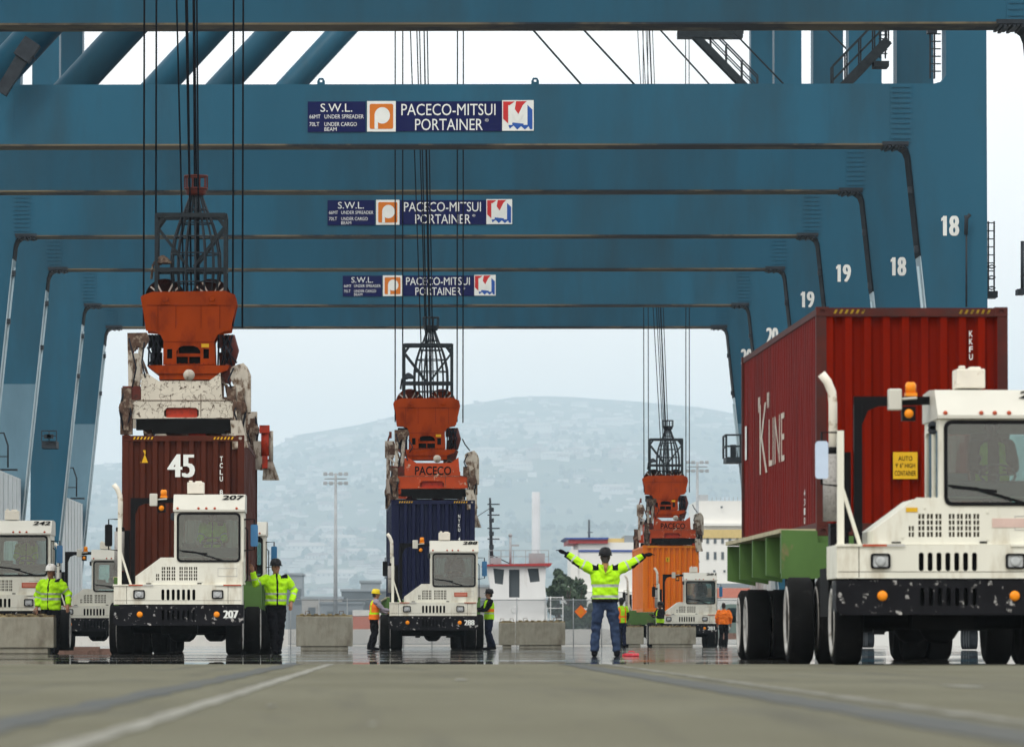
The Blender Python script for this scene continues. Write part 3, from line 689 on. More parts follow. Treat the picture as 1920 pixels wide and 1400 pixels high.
# ------------------------------------------------------------------ spreaders with head block
def spreader(label, cx, yc, ztop, front, style, group, rz):
    """origin: middle of the container roof; front = distance from the middle to the container's front end"""
    root = thing('container_spreader', label, 'spreader', (cx, yc, ztop), rz, group)
    K1 = 88.9
    def q(u, v): return ((200+u/2.692-361)/K1, CAMH+(VY-(320+v/2.692))/K1-4.32)
    def q2(u, v): return ((200+u/2.692-343)/93.6, CAMH+(VY-(320+v/2.692))/93.6-4.32)
    X = lambda u: q(u, 0)[0]; Z = lambda v: q(0, v)[1]
    outl = [q(*p) for p in ((175, 662), (182, 652), (232, 634), (600, 628), (648, 648), (656, 690), (640, 760), (626, 826), (590, 832), (560, 850), (545, 880), (550, 1000), (288, 1000), (290, 880), (275, 850), (250, 832), (202, 828), (190, 745))]
    arch = [q(*p) for p in ((355, 995), (355, 930), (368, 912), (390, 904), (440, 904), (462, 912), (475, 930), (475, 995))]
    sq1 = [q(*p) for p in ((308, 968), (308, 920), (334, 920), (334, 968))]; sq2 = [q(*p) for p in ((490, 968), (490, 920), (518, 920), (518, 968))]
    b = MB(); b.plate(outl, [arch, sq1, sq2], -.55, -.50); b.plate(outl, [arch], .50, .55)
    b.box(X(230), X(600), -.499, .499, Z(660), Z(645)); b.box(X(290), X(352), -.499, .499, Z(830), Z(815)); b.box(X(478), X(545), -.499, .499, Z(830), Z(815))
    hb_ = b.build('head_block', 'orange_paint', root)
    b = MB()
    for u in (262, 352, 478, 572): b.box(X(u)-.008, X(u)+.008, -.562, -.551, Z(818), Z(700))
    b.box(X(205), X(628), -.562, -.551, Z(703), Z(699)); b.box(X(292), X(546), -.562, -.551, Z(886), Z(882))
    for k in range(11): b.box(X(300+k*24)-.012, X(300+k*24)+.012, -.57, -.551, Z(998), Z(991))
    b.build('plate_seam', 'orange_seam', hb_)
    for s_, (ua, ub) in ((-1, (208, 282)), (1, (556, 642))):
        b = MB(); xa, xb = X(ua), X(ub); b.box(xa, xb, .0, .45, Z(905), Z(842)); b.box(xa+.04, xb-.02, .05, .35, Z(1000), Z(930)); b.box(xa+.08, xb-.06, -.1, .1, Z(930), Z(900)); b.build('hoist_gear', 'maroon' if s_ > 0 else 'chassis_black', root)
        b = MB()
        for k in range(5): b.tube([(xa+(xb-xa)*(k+.5)/5, -.2, Z(845)), (xa+(xb-xa)*((k*2) % 5+.5)/5, -.32, Z(920)), (xa+(xb-xa)*(k+.3)/5, -.25, Z(1000))], .022, 6)
        b.build('hydraulic_hose', 'rope', root)
    b = MB(); b.box(X(300), X(540), -.40, .40, Z(1000), Z(840)); b.box(X(360), X(470), -.47, -.41, Z(955), Z(945)); b.build('inner_machinery', 'slot_dark', hb_)
    b = MB(); b.box(X(356), X(474), -.49, -.46, Z(958), Z(942)); b.box(X(360), X(366), -.49, -.46, Z(944), Z(920)); b.box(X(412), X(418), -.49, -.46, Z(990), Z(958)); b.build('crossbar', 'orange_paint', hb_)
    for u in (300, 534):
        b = MB(); x, z = q(u, 668); b.lathe([(-.62, .05), (-.62, .062), (-.552, .062), (-.552, .05)], (x, 0, z), 'y', 14); b.box(x-.065, x+.065, -.60, -.551, z-.125, z-.06); b.build('sheave_pin', 'orange_paint', hb_)
    b = MB(); b.box(X(480), X(518), -.56, -.551, Z(912), Z(894)); b.build('yellow_plate', 'yellow', hb_)
    # sheaves
    for u in (293, 525):
        x, z = q(u, 662); rr = .425
        b = MB(); prof = [(-.07, rr), (-.07, rr-.09), (.07, rr-.09), (.07, rr), (-.07, rr)]; b.lathe(prof, (x, .0, z), 'y', 32)
        sh = b.build('sheave', 'maroon' if style == 'white' else 'orange_paint', root)
        b = MB()
        for a in (40, 62, 118, 140, 10, 170): b.bar((x+.08*math.cos(R(a)), -.09, z+.08*math.sin(R(a))), (x+(rr-.03)*math.cos(R(a)), -.09, z+(rr-.03)*math.sin(R(a))), .045, .035)
        b.build('spokes', 'sheave_white', sh)
        b = MB(); b.lathe([(-.2, .10), (.2, .10)], (x, 0, z), 'y', 16); b.build('hub', 'dark_steel', sh)
    # base plate, main frame and end beams
    b = MB(); b.plate([q(*p) for p in ((208, 1004), (622, 1004), (610, 1030), (560, 1046), (262, 1046), (240, 1030))], [], -.75, .75); b.box(X(270), X(560), -.7, .7, Z(1075), Z(1046)); b.build('base_plate', 'orange_paint', root)
    bm_ = 'white_worn' if style == 'white' else 'orange_worn'
    b = MB()
    b.box(-.62, -.28, -front+.3, front-.3, .30, .72); b.box(.22, .56, -front+.3, front-.3, .30, .72); b.box(-1.0, .92, -1.1, 1.1, .30, .98)
    b.build('main_frame', 'rust_mix' if style == 'white' else 'orange_worn', root)
    for sgn, nm in ((-1, 'end_beam'), (1, 'end_beam')):
        y = sgn*(front-.15)
        b = MB(); ol = [q2(*p) for p in ((175, 1040), (205, 1038), (262, 1076), (515, 1076), (572, 1034), (582, 1168), (640, 1175), (640, 1262), (130, 1266), (132, 1185), (175, 1170))]
        sl_ = [q2(*p) for p in ((290, 1225), (305, 1210), (450, 1210), (465, 1225), (465, 1250), (452, 1260), (304, 1260), (290, 1250))]
        b.plate(ol, [sl_], y-.14, y+.14); eb = b.build('end_beam', bm_, root)
        b = MB(); xx, zz = q2(292, 1235); x2, z2 = q2(464, 1235); b.box(xx+.03, x2-.03, y-.04, y+.02, zz-.12, zz+.12); b.build('slot_lining', 'hydraulic_red', eb)
        b = MB(); z_a, z_b = q2(0, 1268)[1], q2(0, 1335)[1]; b.box(q2(150, 0)[0], q2(640, 0)[0], y-.12, y+.15, max(z_b, .11), z_a); b.box(q2(230, 0)[0], q2(600, 0)[0], y-.2, y+.1, .04, .11); b.build('lower_beam', 'chassis_black', root)
        if sgn < 0:
            b = MB(); x, z = q2(415, 1046); b.sphere((x, y-.12, z), .115, 9); b.build('dome_lamp', 'cream_worn', root)
            b = MB(); b.box(q2(132, 0)[0], q2(640, 0)[0], y-.15, y-.14, q2(0, 1176)[1], q2(0, 1172)[1]); b.bar((q2(475, 0)[0], y-.145, q2(0, 1140)[1]), (q2(475, 0)[0], y-.145, q2(0, 1255)[1]), .012); b.build('weld_seam', 'rust_mix', eb)
            if style != 'white':
                L = MB(); text(L, 'PACECO', (-.53, y-.145, q2(0, 1166)[1]), (1, 0, 0), (0, 0, 1), 1.06, .26, .02); L.build('lettering', 'slot_dark', eb, fix=False)
        for s in (-1, 1):                            # corner twist-lock arms with gather guides
            b = MB(); xo = s*1.13; b.box(xo-.12, xo+.12, y-.16, y+.16, .02, .42); b.box(xo-.10, xo+.10, y-.12, y+.12, .42, .95); b.tube([(xo, y, .02), (xo, y, -.02)], .05, 8)
            arm = b.build('corner_arm', 'cream_worn' if s > 0 else 'rust_mix', root)
            b = MB(); b.lathe([(-.16, .10), (-.16, .15), (.16, .15), (.16, .10)], (xo, y-.04, .55), 'y', 14); b.box(xo-.05, xo+.05, y-.22, y-.16, .1, .8); b.build('rotary_drive', 'rust_mix', arm)
            b = MB(); b.tube([(xo+s*.06, y-.1, .85), (xo+s*.13, y-.16, .5), (xo+s*.05, y-.2, .1)], .022, 6); b.tube([(xo-s*.02, y-.1, .8), (xo-s*.1, y-.22, .45), (xo-s*.01, y-.2, .15)], .018, 6); b.build('hydraulic_hose', 'rope', arm)
            if s > 0:
                b = MB(); x = xo+.02; b.plate([(x-.20, .30), (x+.02, .30), (x+.16, -.24), (x-.16, -.28)] if sgn < 0 else [(x+.0, .30), (x+.22, .30), (x+.34, -.36), (x+.05, -.33)], [], y-.24, y-.20)
                b.box(x-.12, x+.02, y-.22, y-.1, .2, .5); b.build('gather_guide', 'cream_worn', root)
    yf = -front+.1
    b = MB(); b.plate([q2(*p) for p in ((622, 1012), (640, 998), (688, 984), (708, 1005), (724, 1040), (724, 1232), (690, 1238), (672, 1120), (640, 1100), (622, 1060))], [], yf, yf+.6); b.build('side_box', 'cream_worn', root)
    b = MB(); b.plate([q2(*p) for p in ((606, 1104), (650, 1100), (654, 1290), (640, 1300), (636, 1180), (606, 1170))], [], yf-.12, yf-.01); b.plate([q2(*p) for p in ((660, 1130), (684, 1125), (712, 1240), (712, 1310), (672, 1310))], [], yf-.10, yf-.01); b.build('side_bracket', 'rust_mix', root)
    b = MB(); b.plate([q2(*p) for p in ((102, 832), (200, 830), (212, 862), (186, 905), (150, 902), (140, 920), (104, 920))], [], yf+.1, yf+.5); b.build('valve_box', 'rust_mix', root)
    b = MB(); b.plate([q2(*p) for p in ((104, 921), (130, 921), (128, 1100), (108, 1100))], [], yf+.1, yf+.3); b.plate([q2(*p) for p in ((160, 905), (182, 905), (176, 1040), (160, 1100), (146, 1100), (146, 1010))], [], yf+.15, yf+.35); b.build('side_post', 'cream_worn', root)
    b = MB(); b.plate([q2(*p) for p in ((80, 1101), (168, 1101), (176, 1165), (135, 1172), (120, 1165), (80, 1165))], [], yf+.0, yf+.4); b.build('side_bracket', 'maroon', root)
    b = MB(); b.plate([q2(*p) for p in ((74, 1166), (122, 1166), (128, 1306), (74, 1310))], [[q2(*p) for p in ((92, 1200), (110, 1200), (110, 1275), (92, 1275))]], yf-.02, yf+.3); b.build('corner_guide', 'cream_worn', root)
    b = MB()
    for a_ in ((112, 860, 150, 1010, 130, 1110), (190, 880, 178, 985, 196, 1060), (205, 905, 235, 960, 210, 1000), (640, 1010, 612, 1070, 628, 1110), (655, 985, 620, 940, 600, 900)):
        b.tube([Vector((q2(a_[k], a_[k+1])[0], yf-.06-.02*k, q2(a_[k], a_[k+1])[1])) for k in (0, 2, 4)], .018, 6)
    b.build('hydraulic_hose', 'rope', root)
    b = MB(); b.tube([(1.42, front-1.0, -.05), (1.42, front-1.0, .55)], .09, 10); b.box(1.30, 1.52, front-1.15, front-.85, .45, .62); b.box(1.36, 1.48, front-1.1, front-.9, -.32, -.05); b.build('flipper_motor', 'hydraulic_red', root)
    b = MB(); b.tube([(1.55, front-.95, .5), (1.55, front-.95, -.15)], .05, 8); b.plate([(1.40, -.12), (1.58, -.12), (1.74, -.58), (1.36, -.58)], [], front-.95, front-.90); b.build('flipper_arm', 'cream_worn', root)
    b = MB(); b.box(-1.10, -.82, -.5, .1, 1.42, 1.92); b.box(-1.06, -.94, -.45, -.33, .35, 1.45); b.box(-.92, -.86, -.45, -.33, .75, 1.5); b.tube([(-.98, -.5, 1.4), (-.8, -.55, 1.25), (-.88, -.5, .95)], .03, 6); b.v = [v-Vector((.236, 0, 0)) for v in b.v]; b.build('hose_tower', 'cream_worn', root)
    b = MB(); b.box(-.98, -.72, -.45, -.2, 1.02, 1.18); b.tube([(-.86, -.48, 1.9), (-.74, -.55, 1.6), (-.62, -.55, 1.25)], .03, 6); b.box(-.70, -.50, -.5, -.3, 1.02, 1.35); b.v = [v-Vector((.236, 0, 0)) for v in b.v]; b.build('valve_block', 'rust_mix', root); b = MB(); b.tube([(-.6, -.5, 1.3), (-.72, -.55, 1.2), (-.7, -.55, 1.05)], .05, 6); b.v = [v-Vector((.236, 0, 0)) for v in b.v]; b.build('hydraulic_hose', 'rope', root); b = MB(); b.box(.66, .90, -.5, -.25, 1.00, 1.42); b.tube([(.64, -.55, 1.1), (.8, -.58, 1.35), (.95, -.5, 1.25), (1.0, -.5, 1.0)], .035, 6); b.box(-1.02, -.80, -.52, -.5, 1.5, 1.8); b.v = [v-Vector((.236, 0, 0)) for v in b.v]; b.build('valve_block', 'rust_mix', root)
    b = MB(); b.plate([(.70, 1.42), (.95, 1.72), (1.12, 1.62), (1.02, 1.30), (.78, 1.36)], [], -.3, .3); b.tube([(1.0, 0, 2.3), (1.09, 0, 2.0), (1.0, 0, 1.7)], .12, 8); b.v = [v-Vector((.236, 0, 0)) for v in b.v]; b.build('side_linkage', 'maroon', root)
    b = MB(); b.box(-.98, -.90, -.5, -.42, 2.0, 2.2); b.bar((-1.02, -.45, 1.9), (-.93, -.45, 2.2), .05); b.v = [v-Vector((.236, 0, 0)) for v in b.v]; b.build('bracket', 'maroon', root)
    # cable basket: grey portal frame, cage bars, crown
    b = MB(); xl, xr, zt, zb = X(252), X(598), Z(245), Z(640)
    for yy in (-.42, .42):
        for x in (xl, xr): b.bar((x, yy, zb), (x, yy, zt), .075, .075)
        b.bar((xl, yy, zt), (xr, yy, zt), .09, .09); b.bar((xl, yy, Z(520)), (xr, yy, Z(520)), .085, .085)
        cxm = (xl+xr)/2
        for x, s in ((xl, 1), (xr, -1)):
            b.bar((x+s*.04, yy, Z(310)), (cxm-s*.06, yy, Z(505)), .05, .05); b.bar((x, yy, Z(305)), (x+s*.16, yy, Z(250)), .05, .06)
    for x in (xl, xr):
        b.bar((x, -.42, zt), (x, .42, zt), .07); b.bar((x, -.42, Z(520)), (x, .42, Z(520)), .07)
    b.build('basket_frame', 'grey_steel', root)
    b = MB(); cx0 = X(447); prof = ((630, .46), (520, .50), (430, .49), (350, .43), (280, .34), (210, .22), (140, .12))
    for k in range(16):
        a = k*math.pi/8; pts = [(cx0+r_*1.05*math.cos(a), r_*math.sin(a), Z(v)) for v, r_ in prof]; b.tube(pts, .021, 5)
    for v, r_ in ((580, .48), (520, .50), (435, .49), (350, .43), (280, .34), (210, .22)):
        b.tube([(cx0+r_*1.05*math.cos(a*math.pi/8), r_*math.sin(a*math.pi/8), Z(v)) for a in range(17)], .016, 5)
    b.build('cable_cage', 'dark_steel', root)
    b = MB(); cz0, cz1 = Z(105), Z(42)
    for z in (cz0, cz1): b.tube([(cx0+.235*math.cos(a*math.pi/8), .235*math.sin(a*math.pi/8), z) for a in range(17)], .024, 6)
    for k in range(10):
        a = k*math.pi/5; b.bar((cx0+.235*math.cos(a), .235*math.sin(a), cz0), (cx0+.235*math.cos(a), .235*math.sin(a), cz1), .03)
    b.lathe([(Z(142), .12), (Z(135), .2), (Z(105), .23), (Z(103), .2)], (cx0, 0, 0), 'z', 16); b.build('cage_crown', 'maroon' if style == 'white' else 'dark_steel', root)
    b = MB(); x, z = q(282, 470); b.lathe([(-.08, .19), (-.05, .20), (.05, .11), (.10, .03)], (x, -.3, z), 'z', 14); b.tube([(x-.02, -.3, z-.08), (x-.2, -.32, z-.10), (x-.235, -.32, z-.4)], .03, 6); b.tube([(x-.1, -.32, z-.10), (x-.13, -.32, z-.6)], .03, 6); b.build('signal_lamp', 'rust_mix' if style == 'white' else 'dark_steel', root)
    return root, (X(252), X(598), cx0)
def ropes(croot, srt, Yc, top_z, xs_top, xs_bot, z_bot, r=.022):
    for (xt, xb, zb, dy) in zip(xs_top, xs_bot, z_bot, [(-.3, .3)[k % 2] for k in range(len(xs_top))]):
        b = MB(); b.tube([(xt, Yc+dy, top_z), (xb, Yc+dy, zb)], r, 6); b.build('hoist_rope', 'rope', croot, world=True)
GS = 'container spreaders hanging from the cranes'
def rope_set(croot, cx, Yc, zc, jit):
    xs = [-1.046, -.816, .864, 1.05]
    ropes(croot, None, Yc, 34.6, [cx+x for x in xs], [cx+x*.98 for x in xs], [zc+2.5]*4)
    k = [(-.06, .07), (.13, .20), (.24, .22), (.40, .28), (.46, .38), (.36, .33)]
    ropes(croot, None, Yc, 34.6, [cx+a*1.5-.48+jit for a, c in k], [cx+c-.236 for a, c in k], [zc+2.6]*6, .02)
CZ = 4.36
C45 = dict(px=342.5, Y=113.5, L=12.2, rz=R(.4))
sp1, _ = spreader('orange container spreader with a worn white end beam, on the brown container', -4.70, 119.7, CZ, 6.1, 'white', GS, C45['rz'])
rope_set(c17, -4.70, 119.7, CZ, -.35)
XB = PX(812, 166)
sp2, _ = spreader('orange container spreader on the dark navy container', XB-.108, 172.2, CZ, 6.1, 'orange', GS, R(1.0))
rope_set(c18, XB-.108, 172.2, CZ, -.55)
sp3, _ = spreader('small distant orange container spreader on the orange container', PX(1261, 248), 253.6, CZ+.02, 6.1, 'orange', GS, 0)
rope_set(c20, PX(1261, 248), 253.6, CZ, -1.1)

# ------------------------------------------------------------------ containers and trailers
def corrugated(mb, x0, x1, put, z0, z1, pitch=.25, depth=.045):
    n = max(1, round((x1-x0)/pitch)); p = (x1-x0)/n; pts = []
    for k in range(n):
        a = x0+k*p; pts += [(a, 0), (a+p*.34, 0), (a+p*.5, depth), (a+p*.84, depth)]
    pts.append((x1, 0)); n = len(pts); rows = 10; vs = []
    for j in range(rows+1):
        z = z0+(z1-z0)*j/rows; e = 0 if j in (0, rows) else 1
        for a, d in pts: vs.append(put(a, d+e*.014*noise.noise(Vector((a*1.3+x1*7, z*1.1, 4)))+e*.007*noise.noise(Vector((a*4, z*3.1, x1))), z))
    mb.add(vs, [(j*n+i, j*n+i+1, (j+1)*n+i+1, (j+1)*n+i) for j in range(rows) for i in range(n-1)])
def container(label, loc, rz, L, mats, code, group, extra=None, cs=(.62, .42)):
    fm, em, sm_ = mats; H = 2.9; h = 1.219
    root = thing('shipping_container', label, 'container', loc, rz, group)
    b = MB()
    for x in (-h, h-.13):
        b.box(x, x+.13, .005, .16, .12, H-.12); b.box(x, x+.13, L-.16, L-.005, .12, H-.12)
        b.box(x+(.02 if x < 0 else .05), x+(.08 if x < 0 else .11), .165, L-.165, H-.09, H-.01); b.box(x+(.02 if x < 0 else .03), x+(.10 if x < 0 else .11), .165, L-.165, .02, .17)
    b.box(-h+.13, h-.13, .01, .09, H-.12, H-.01); b.box(-h+.13, h-.13, .01, .09, .01, .16); b.box(-h+.13, h-.13, L-.09, L-.01, H-.12, H-.01)
    b.build('frame', fm, root)
    for x in (-h, h-.162):
        for y in (-.003, L-.175):
            for z in (0, H-.118):
                c = MB(); xx = x+.081
                c.plate(rect(x, x+.162, z, z+.118), [rrect(xx-.035, xx+.035, z+.03, z+.088, .025, 2)], y, y+.02) if y < 1 else None
                c.box(x, x+.162, y+.021, y+.178, z, z+.118); c.build('corner_casting', fm, root)
    b = MB(); corrugated(b, -h+.13, h-.13, lambda a, d, z: (a, .03+d, z), .16, H-.12, .25, .075); b.build('end_wall', em, root)
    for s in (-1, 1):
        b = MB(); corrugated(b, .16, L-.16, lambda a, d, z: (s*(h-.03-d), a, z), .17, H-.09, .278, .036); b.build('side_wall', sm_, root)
    b = MB(); b.box(-h+.05, h-.05, .1, L-.1, H-.06, H-.03); b.build('roof', fm, root)
    b = MB(); b.box(-h+.13, -.01, L-.07, L-.03, .16, H-.12); b.box(.01, h-.13, L-.07, L-.03, .16, H-.12)
    for x in (-.8, -.3, .3, .8): b.tube([(x, L-.015, .2), (x, L-.015, H-.2)], .02, 6)
    b.build('door', em, root)
    b = MB()
    for a0 in (-h+.22, h-.62):
        for k in range(6): b.plate([(a0+k*.07, H-.085), (a0+k*.07+.03, H-.085), (a0+k*.07+.055, H-.035), (a0+k*.07+.025, H-.035)], [], .002, .008)
    b.build('hazard_stripe', 'hazard' if em == 'cont_red' else 'yellow', root)
    if code:
        L_ = MB(); x = h-.49; z = H-cs[1]; k = 0; q_ = cs[0]
        for ch in code:
            if ch != ' ': text(L_, ch, (x, .026, z-.16*q_), (1, 0, 0), (0, 0, 1), .10*q_, .16*q_, .015)
            z -= .215*q_
        L_.build('code_lettering', 'sign_white', root, fix=False)
    if extra: extra(root, h, H, L)
    return root
GC = 'shipping containers riding on green trailers'
def ex45(root, h, H, L):
    b = MB(); text(b, '45', (-.29, .026, H-.84), (1, 0, 0), (0, 0, 1), .50, .46, .0, 0, .025); b.build('number_lettering', 'sign_white', root, fix=False)
    b = MB(); b.add([(-.86, .024, H-.55), (-.70, .024, H-.55), (-.78, .024, H-.34)], [(0, 1, 2)]); b.add([(-.81, .024, H-.38), (-.75, .024, H-.38), (-.75, .024, H-.30), (-.81, .024, H-.30)], [(0, 1, 2, 3)]); b.build('warning_sticker', 'yellow', root, fix=False)
container('brown 45 foot container under the worn white spreader', (PX(342.5, 113.5), 113.5, 1.46), C45['rz'], 12.4, ('cont_brown', 'cont_brown', 'cont_brown'), 'TCLU 847', GC, ex45)
container('dark navy container lifted by the middle orange spreader', (XB, 166, 1.46), R(1.0), 12.2, ('cont_navy', 'cont_navy', 'cont_navy'), 'NYKU 412', GC)
def exor(root, h, H, L):
    b = MB(); b.box(-.22, -.05, .015, .025, H-.72, H-.52); b.build('warning_sticker', 'yellow', root)
    b = MB(); text(b, '!', (-.16, .012, H-.69), (1, 0, 0), (0, 0, 1), .04, .14, .02); b.build('sticker_mark', 'slot_dark', root, fix=False)
container('bright orange container under the most distant spreader', (PX(1257, 248), 247.5, 1.5), 0, 12.2, ('cont_orange', 'cont_orange', 'cont_orange'), '', GC, exor)
def exred(root, h, H, L):
    b = MB(); x = -h+.024
    text(b, 'K', (x, 9.75, 1.05), (0, -1, 0), (0, 0, 1), 1.4, 1.0, -.004); text(b, '"', (x, 10.0, 1.95), (0, -1, 0), (0, 0, 1), .35, .22, .02); text(b, '"', (x, 8.35, 1.95), (0, -1, 0), (0, 0, 1), .35, .22, .02)
    b.build('side_lettering', 'letter_cream', root, fix=False); b = MB()
    text(b, 'LINE', (x, 8.05, 1.12), (0, -1, 0), (0, 0, 1), 2.7, .66, -.004)
    b.build('side_lettering', 'letter_cream', root, fix=False); b = MB()
    b.add([(x, 12.6, 1.35), (x, 12.25, 1.35), (x, 12.25, 1.85), (x, 12.6, 1.85)], [(0, 1, 2, 3)])
    b.build('side_mark', 'sign_white', root, fix=False); b = MB()
    for k in range(4): text(b, '4310'[k], (x, 2.2, .55-k*.12), (0, -1, 0), (0, 0, 1), .2, .09, .01)
    b.build('side_lettering', 'sign_white', root, fix=False)
    b = MB(); b.box(-.245, .065, .012, .024, .72, 1.06); p = b.build('warning_placard', 'yellow', root)
    b = MB(); text(b, 'AUTO', (-.18, .009, .95), (1, 0, 0), (0, 0, 1), .18, .06, .01); text(b, "9' 6\" HIGH", (-.215, .009, .86), (1, 0, 0), (0, 0, 1), .25, .06, .01); text(b, 'CONTAINER', (-.225, .009, .76), (1, 0, 0), (0, 0, 1), .27, .065, .01); b.build('placard_lettering', 'slot_dark', p, fix=False)
RR = R(.92)
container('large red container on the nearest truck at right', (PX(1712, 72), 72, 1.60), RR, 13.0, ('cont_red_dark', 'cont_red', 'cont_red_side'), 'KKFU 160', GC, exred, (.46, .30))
def wheel(root, x, y, r, wd, nm='wheel', rim='rim_white'):
    b = MB(); k = wd/2; b.lathe([(-k*.8, r*.58), (-k, r*.70), (-k, r*.90), (-k*.8, r), (k*.8, r), (k, r*.90), (k, r*.70), (k*.8, r*.58)], (x, y, r), 'x', 28)
    w_ = b.build(nm, 'rubber', root)
    b = MB(); s = -1 if x < 0 else 1
    b.lathe([(-k*.7, r*.59), (-k*.82, r*.60), (-k*.5, r*.5), (-k*.1, r*.46), (0, r*.2), (0, .01)] if s < 0 else [(k*.7, r*.59), (k*.82, r*.60), (k*.5, r*.5), (k*.1, r*.46), (0, r*.2), (0, .01)], (x, y, r), 'x', 20)
    b.lathe([(s*k*.90, r*.60), (s*k*1.03, r*.64), (s*k*1.06, r*.74), (s*k*1.015, r*.80), (s*k*.90, r*.76)], (x, y, r), 'x', 24)
    for a in range(8):
        c = (x+s*k*.15, y+.3*r*math.cos(a*.785), r+.3*r*math.sin(a*.785)); b.box(c[0]-.03, c[0]+.03, c[1]-.02, c[1]+.02, c[2]-.02, c[2]+.02)
    b.build('rim', rim, w_)
    return w_
def trailer(label, loc, rz, dz, L, wheels_y, hw=1.68, off=0, rl=None):
    rl = rl or L
    root = thing('container_trailer', label, 'trailer', loc, rz, 'green container trailers')
    b = MB(); b.box(-.55, .55, -3.6, L, dz-.36, dz-.06); b.box(-1.25, 1.25, -.5, L, dz-.13, dz-.012); b.build('chassis', 'cart_green', root)
    b = MB(); b.plate([(-hw, dz-.55), (hw, dz-.55), (hw, dz+.06), (1.27, dz+.05), (1.26, dz-.10), (-1.26, dz-.10), (-1.27, dz+.05), (-hw, dz+.06)], [], -.66, -.58, 'xz'); b.build('front_plate', 'cart_green', root)
    for s in (-1, 1):
        b = MB(); b.box(min(s*1.28, s*1.32), max(s*1.28, s*1.32), -.575, rl, dz-.50, dz+.02); n = max(5, int(rl/1.7))
        for k in range(n):
            y = -.5+(rl+.4)*k/(n-1); b.plate([(s*1.325, dz-.55), (s*hw, dz-.48), (s*hw, dz+.01), (s*1.325, dz+.01)], [], y-.07, y+.07)
        b.build('side_rail', 'cart_green', root)
        b = MB(); b.box(min(s*1.28, s*(hw+.02)), max(s*1.28, s*(hw+.02)), -.57, rl, dz+.022, dz+.075); b.build('rail_cap', 'cart_edge', root)
    for y in wheels_y:
        for x in (-1.29, -.93, .93, 1.29): wheel(root, x, y, .50, .33)
        b = MB(); b.tube([(-1.2, y, .5), (1.2, y, .5)], .10, 10); b.box(-.75, -.5, y-.4, y+.4, .5, dz-.37); b.box(.5, .75, y-.4, y+.4, .5, dz-.37); b.build('axle', 'chassis_black', root)
    for s in (-1, 1):
        b = MB(); b.box(s*.45-.07, s*.45+.07, -.2, -.06, .35, dz-.37); b.build('landing_leg', 'chassis_black', root)
    if off: root.location = Vector(loc)+Vector((off, 0, 0))
    return root
trailer('green trailer under the brown container', (PX(342.5, 113.5), 113.5, 0), C45['rz'], 1.46, 13.4, (9.6, 11.0), 1.46, .12)
trailer('green trailer under the dark navy container', (XB, 166, 0), R(1.0), 1.46, 13.2, (9.5, 10.9), 1.36)
trailer('green trailer under the bright orange container', (PX(1257, 248), 247.5, 0), 0, 1.5, 13.2, (9.5, 10.9), 1.66, -.25)
trailer('green trailer under the large red container', (PX(1712, 72), 72, 0), RR, 1.60, 13.4, (9.0, 10.4), 1.72, 0, 9.0)

